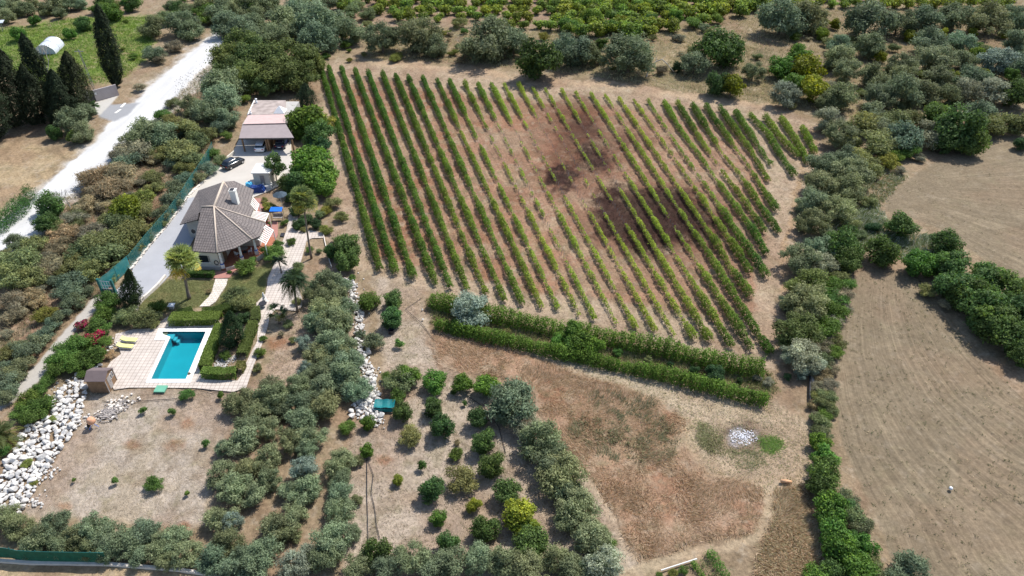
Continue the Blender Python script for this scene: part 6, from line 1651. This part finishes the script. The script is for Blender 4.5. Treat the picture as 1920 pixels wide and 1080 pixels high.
for i in range(16):
    z0, z1 = i * .59, i * .59 + .59; a = lambda z, s: (q[0] + (top[0] - q[0]) * z / 9.5 + s * .22 * (1 - .6 * z / 9.5), q[1] + .3 * z / 9.5, z)
    mb.tube([a(z0, 1 if i % 2 else -1), a(z1, -1 if i % 2 else 1)], .025, 4)
mb.build('lattice', M['steel'], root)
mb = MB(); mb.tube([(top[0] - .9, top[1], 9.1), (top[0] + .9, top[1], 9.1)], .06, 4); mb.build('crossarm', M['steel'], root)
# polytunnel
a, b = Vector(P(84, 104)), Vector(P(104, 84))
pt_ = thing('polytunnel', 'whitish arched plastic greenhouse in the green field', 'greenhouse', (a.x, a.y, 0))
ax = (b - a).normalized(); sd_ = Vector((ax.y, -ax.x, 0)); R_ = 2.3
mb = MB(); rings = []
ln = 6.5; a2 = (a + b) / 2 - ax * ln / 2
for i in range(9):
    c = a2 + ax * ln * i / 8
    rings.append([c + sd_ * (R_ * math.cos(t)) + Vector((0, 0, R_ * .95 * math.sin(t))) for t in [k * math.pi / 14 for k in range(15)]])
k = len(mb.v)
for r_ in rings: mb.v += [tuple(p) for p in r_]
for i in range(8):
    for j in range(14): mb.f.append((i * 15 + j, i * 15 + j + 1, (i + 1) * 15 + j + 1, (i + 1) * 15 + j)); mb.uv.append(None)
mb.f.append(tuple(range(8 * 15, 9 * 15))); mb.uv.append(None)
mb.f.append(tuple(range(14, -1, -1))); mb.uv.append(None)
mb.build('film', M['polyfilm'], pt_, smooth=False)
for i in (0, 4, 8):
    mb = MB(); mb.tube([Vector(p) * 1.0 + Vector((0, 0, .03)) for p in rings[i]], .05, 5); mb.build('hoop', M['steel'], pt_)
q = P(0, 60); o = thing('roofed_shelter', 'white corrugated roof cut off by the left edge', 'shelter', (q[0], q[1], 0))
mb = MB(); mb.box(q[0] - 4, q[0] + 1.3, q[1] - 1, q[1] + 1.6, 2.2, 2.35, .35); mb.build('roof', M['polyfilm'], o)
for dx, dy in ((-3.5, -.6), (.6, .2), (.3, 1.2)): mb = MB(); mb.tube([(q[0] + dx, q[1] + dy, -.1), (q[0] + dx, q[1] + dy, 2.25)], .07, 5); mb.build('post', M['steel'], o)
for i, (pa, pb, lb) in enumerate([((216,212),(226,205),'longer white road dash on the grey asphalt patch'),((227,201),(235,193),'shorter white road dash on the grey asphalt patch')]):
    A_, B_ = Vector(P(*pa)), Vector(P(*pb)); d = (B_ - A_); n_ = Vector((d.y, -d.x, 0)).normalized() * .25
    mb = MB(); mb.face([(p.x, p.y, .0) for p in (A_ + n_, B_ + n_, B_ - n_, A_ - n_)]); tag(mb.build('road_marking', M['white']), lb, 'road marking', 'white dashes on the asphalt patch')

# ------------------------------------------------------------------ boulder walls
ico = None
def rock_mesh(seed):
    bm = bmesh.new(); bmesh.ops.create_icosphere(bm, subdivisions=2, radius=1)
    rs = np.random.default_rng(seed)
    dirs = unit(rs.normal(size=(12, 3))); cut = rs.uniform(.48, .82, 12)
    for v in bm.verts:
        p = np.array(v.co)
        for d, c_ in zip(dirs, cut):
            s_ = p @ d
            if s_ > c_: p = p - d * (s_ - c_)
        v.co = p * np.array([1.0, .78, .66]) * (1 + rs.normal(0, .02))
    me = bpy.data.meshes.new('boulder_shape'); bm.to_mesh(me); bm.free(); me.materials.append(M['rockw']); return me
ROCKS = [rock_mesh(900 + i) for i in range(8)]
def boulders(zone, label, group, n, r0, r1, seed, height=.9):
    rs = random.Random(seed); poly = ZONES[zone]
    xs = [p[0] for p in poly]; ys = [p[1] for p in poly]; placed = []
    tries = 0
    while len(placed) < n and tries < 30000:
        tries += 1
        x, y = rs.uniform(min(xs), max(xs)), rs.uniform(min(ys), max(ys))
        if not point_in(x, y, poly): continue
        X_, Y_, _ = P(x, y); r = r0 + (r1 - r0) * rs.random() ** 1.6
        if any((X_ - a) ** 2 + (Y_ - b) ** 2 < ((r + c_) * .58) ** 2 for a, b, c_ in placed): continue
        placed.append((X_, Y_, r))
    for X_, Y_, r in placed:
        o = bpy.data.objects.new('boulder', rs.choice(ROCKS)); COL.objects.link(o)
        o.location = (X_, Y_, r * .28 + rs.uniform(0, .1)); o.scale = (r, r * rs.uniform(.85, 1.15), r * rs.uniform(.8, 1.15)); o.rotation_euler = (rs.uniform(-.5, .5), rs.uniform(-.5, .5), rs.uniform(0, 6.28))
        tag(o, label, 'boulder', group)
    return len(placed)
ZONES['rock1'] = [(150,700),(163,735),(157,760),(146,800),(118,838),(100,865),(80,885),(62,925),(45,955),(22,978),(-10,975),(-40,960),(-30,900),(0,885),(22,855),(48,800),(92,782),(100,745),(128,712)]
ZONES['rock2'] = [(646,518),(664,520),(668,560),(680,585),(684,620),(690,655),(700,700),(714,750),(718,785),(712,797),(694,796),(676,786),(660,786),(658,760),(678,745),(684,715),(676,690),(672,655),(664,625),(668,600),(660,565),(650,545)]
n1 = boulders('rock1', 'rough white boulder in the loose boulder wall left of the empty lot', 'white boulders of the left wall', 178, .30, .66, 21)
n2 = boulders('rock2', 'rough white boulder in the strip beside the citrus orchard', 'white boulders of the right strip', 130, .24, .6, 22)
for px_, py_, lb in ((207,653,'pale flat boulder nearest the two sun loungers'),(203,660,'pale boulder just left of the lounger boulder'),(188,686,'pale boulder behind the garden shed'),(181,691,'small pale boulder behind the shed roof')):
    X_, Y_, _ = P(px_, py_); o = bpy.data.objects.new('boulder', ROCKS[px_ % 8]); COL.objects.link(o); o.location = (X_, Y_, .15); o.scale = (.4, .35, .35); tag(o, lb, 'boulder')
def small_rocks(name, label, zone, n, r0, r1, seed):
    rs = random.Random(seed); poly = ZONES[zone]; mb = MB(); k = 0
    xs = [p[0] for p in poly]; ys = [p[1] for p in poly]
    while k < n:
        x, y = rs.uniform(min(xs), max(xs)), rs.uniform(min(ys), max(ys))
        if not point_in(x, y, poly): continue
        X_, Y_, _ = P(x, y); r = rs.uniform(r0, r1); me = rs.choice(ROCKS); a = rs.uniform(0, 6.28); ca, sa = math.cos(a), math.sin(a); b = len(mb.v)
        for v in me.vertices: mb.v.append((X_ + r * (v.co.x * ca - v.co.y * sa), Y_ + r * (v.co.x * sa + v.co.y * ca), v.co.z * r + r * .2))
        for f in me.polygons: mb.f.append(tuple(b + i for i in f.vertices)); mb.uv.append(None)
        k += 1
    return tag(mb.build(name, M['rockw']), label, 'stones', None, 'stuff')
small_rocks('rubble_rocks', 'smaller broken rocks filling the left boulder wall', 'rock1', 520, .12, .34, 51)
small_rocks('rubble_rocks', 'smaller broken rocks filling the right boulder strip', 'rock2', 420, .08, .26, 52)
def pebbles(name, label, pts, n, r0, r1, seed, spread, mat):
    rs = random.Random(seed); mb = MB()
    for i in range(n):
        x, y = rs.choice(pts); x += rs.gauss(0, spread); y += rs.gauss(0, spread * .7); q = P(x, y); r = rs.uniform(r0, r1)
        a = rs.uniform(0, 3); k = 5
        mb.loft([[(q[0] + r * s_ * math.cos(a + 6.283 * j / k), q[1] + r * s_ * math.sin(a + 6.283 * j / k), z) for j in range(k)] for s_, z in ((1, -.05), (1.0, r * .5), (.5, r * .9))])
    return tag(mb.build(name, mat), label, 'stones', None, 'stuff')
pebbles('rubble_stones', 'scattered pale stones around both boulder walls', [(150,790),(90,890),(60,940),(690,640),(700,700),(662,560),(650,530),(700,790),(120,740),(665,600),(695,760),(205,655)], 420, .05, .16, 31, 12, M['rockw'])
pebbles('gravel', 'white gravel beside the upper white road', [(350,150),(340,165),(365,140),(378,125)], 110, .04, .12, 32, 7, M['rockw'])
pebbles('gravel', 'pale gravel in the clipped hedge bed', [(410,680),(425,678),(420,686),(408,686),(436,672)], 260, .03, .08, 33, 5, M['rockw'])

# ------------------------------------------------------------------ small things in the fields
q = P(1393, 818)
M['ash'] = plain('ash', (.68, .68, .72), .95, .25, 3, .6)
rs = random.Random(77); mb = MB()
for i in range(260):
    a = rs.uniform(0, 6.28); d = rs.random() ** .9
    x, y = q[0] + 1.6 * d * math.cos(a), q[1] + 1.2 * d * math.sin(a); r = rs.uniform(.02, .07)
    mb.box(x - r, x + r, y - r * .6, y + r * .6, -.1, -.01 + .04 * (1 - d) * rs.random(), rs.uniform(0, 3))
tag(mb.build('ash_heap', M['ash']), 'round white-grey ash heap on the pale ground', 'ash heap', None, 'stuff')
q = P(1474, 905); lg = MB(); lg.tube([(q[0] - .55, q[1] + .08, .18), (q[0], q[1], .2), (q[0] + .5, q[1] - .05, .17)], [.17, .19, .15], 10)
tag(lg.build('log', M['log'], smooth=True), 'short orange-brown log lying near the foot track junction', 'log')
q = P(1782, 917); mb = MB(); mb.lathe([(.15, 0), (.19, .1), (.16, .24), (.05, .3), (.01, .3)], q[0], q[1], 12); tag(mb.build('white_canister', M['whiteplastic'], smooth=True), 'small white canister on the lower ploughed field', 'canister')
for px_, py_, lb in ((792,582,'upper white marker stone left of the long hedges'),(793,600,'lower white marker stone left of the long hedges')):
    X_, Y_, _ = P(px_, py_); o = bpy.data.objects.new('marker_stone', ROCKS[px_ % 8]); COL.objects.link(o); o.location = (X_, Y_, .1); o.scale = (.17, .25, .2); tag(o, lb, 'stone')
# ditch pipe at the right
pipe('drain_pipe', 'black drain pipe running down beside the weedy strip', [(1517,690),(1518,715),(1517,745),(1519,762)], .13, M['rubber'], 'pipe', .35)
pipe('drain_trough', 'pale concrete trough right of the black drain pipe', [(1523,690),(1522,706),(1525,722)], .2, M['kerb'], 'trough', .1)
mb = MB(); a, b = Vector(P(1239, 1071)), Vector(P(1306, 1050)); mb.tube([a + Vector((0, 0, .15)), b + Vector((0, 0, .2))], .07, 6); tag(mb.build('white_pole', M['white']), 'long white pole lying above the vegetable bed', 'pole')
# vegetable bed
long_hedge('vegetable_row', 'bright green vegetable row at the right of the seed bed', 'vegetable row', [(1328,1035),(1342,1056),(1362,1085),(1375,1110)], .9, .5, (.11, .21, .04), 901, 300, .16, .08, 'vegetable rows', height0=0)
long_hedge('vegetable_row', 'green vegetable row left of the bare furrows', 'vegetable row', [(1298,1055),(1312,1075),(1325,1100)], .7, .4, (.12, .22, .04), 902, 300, .16, .08, 'vegetable rows', height0=0)
region('in the vegetable bed', 'y 1262 1074 11; b 1282 1068 10; b 1236 1078 9', 'x')
for k, (x, y) in enumerate([(1312,1052),(1318,1050),(1325,1048)]):
    long_hedge('seedling_row', '%s row of small seedlings between the two green rows' % ['left', 'middle', 'right'][k], 'seedling row', [(x, y), (x + 14, y + 22), (x + 32, y + 50)], .3, .2, (.12, .16, .06), 910 + k, 60, .12, .06, 'seedling rows', height0=0)
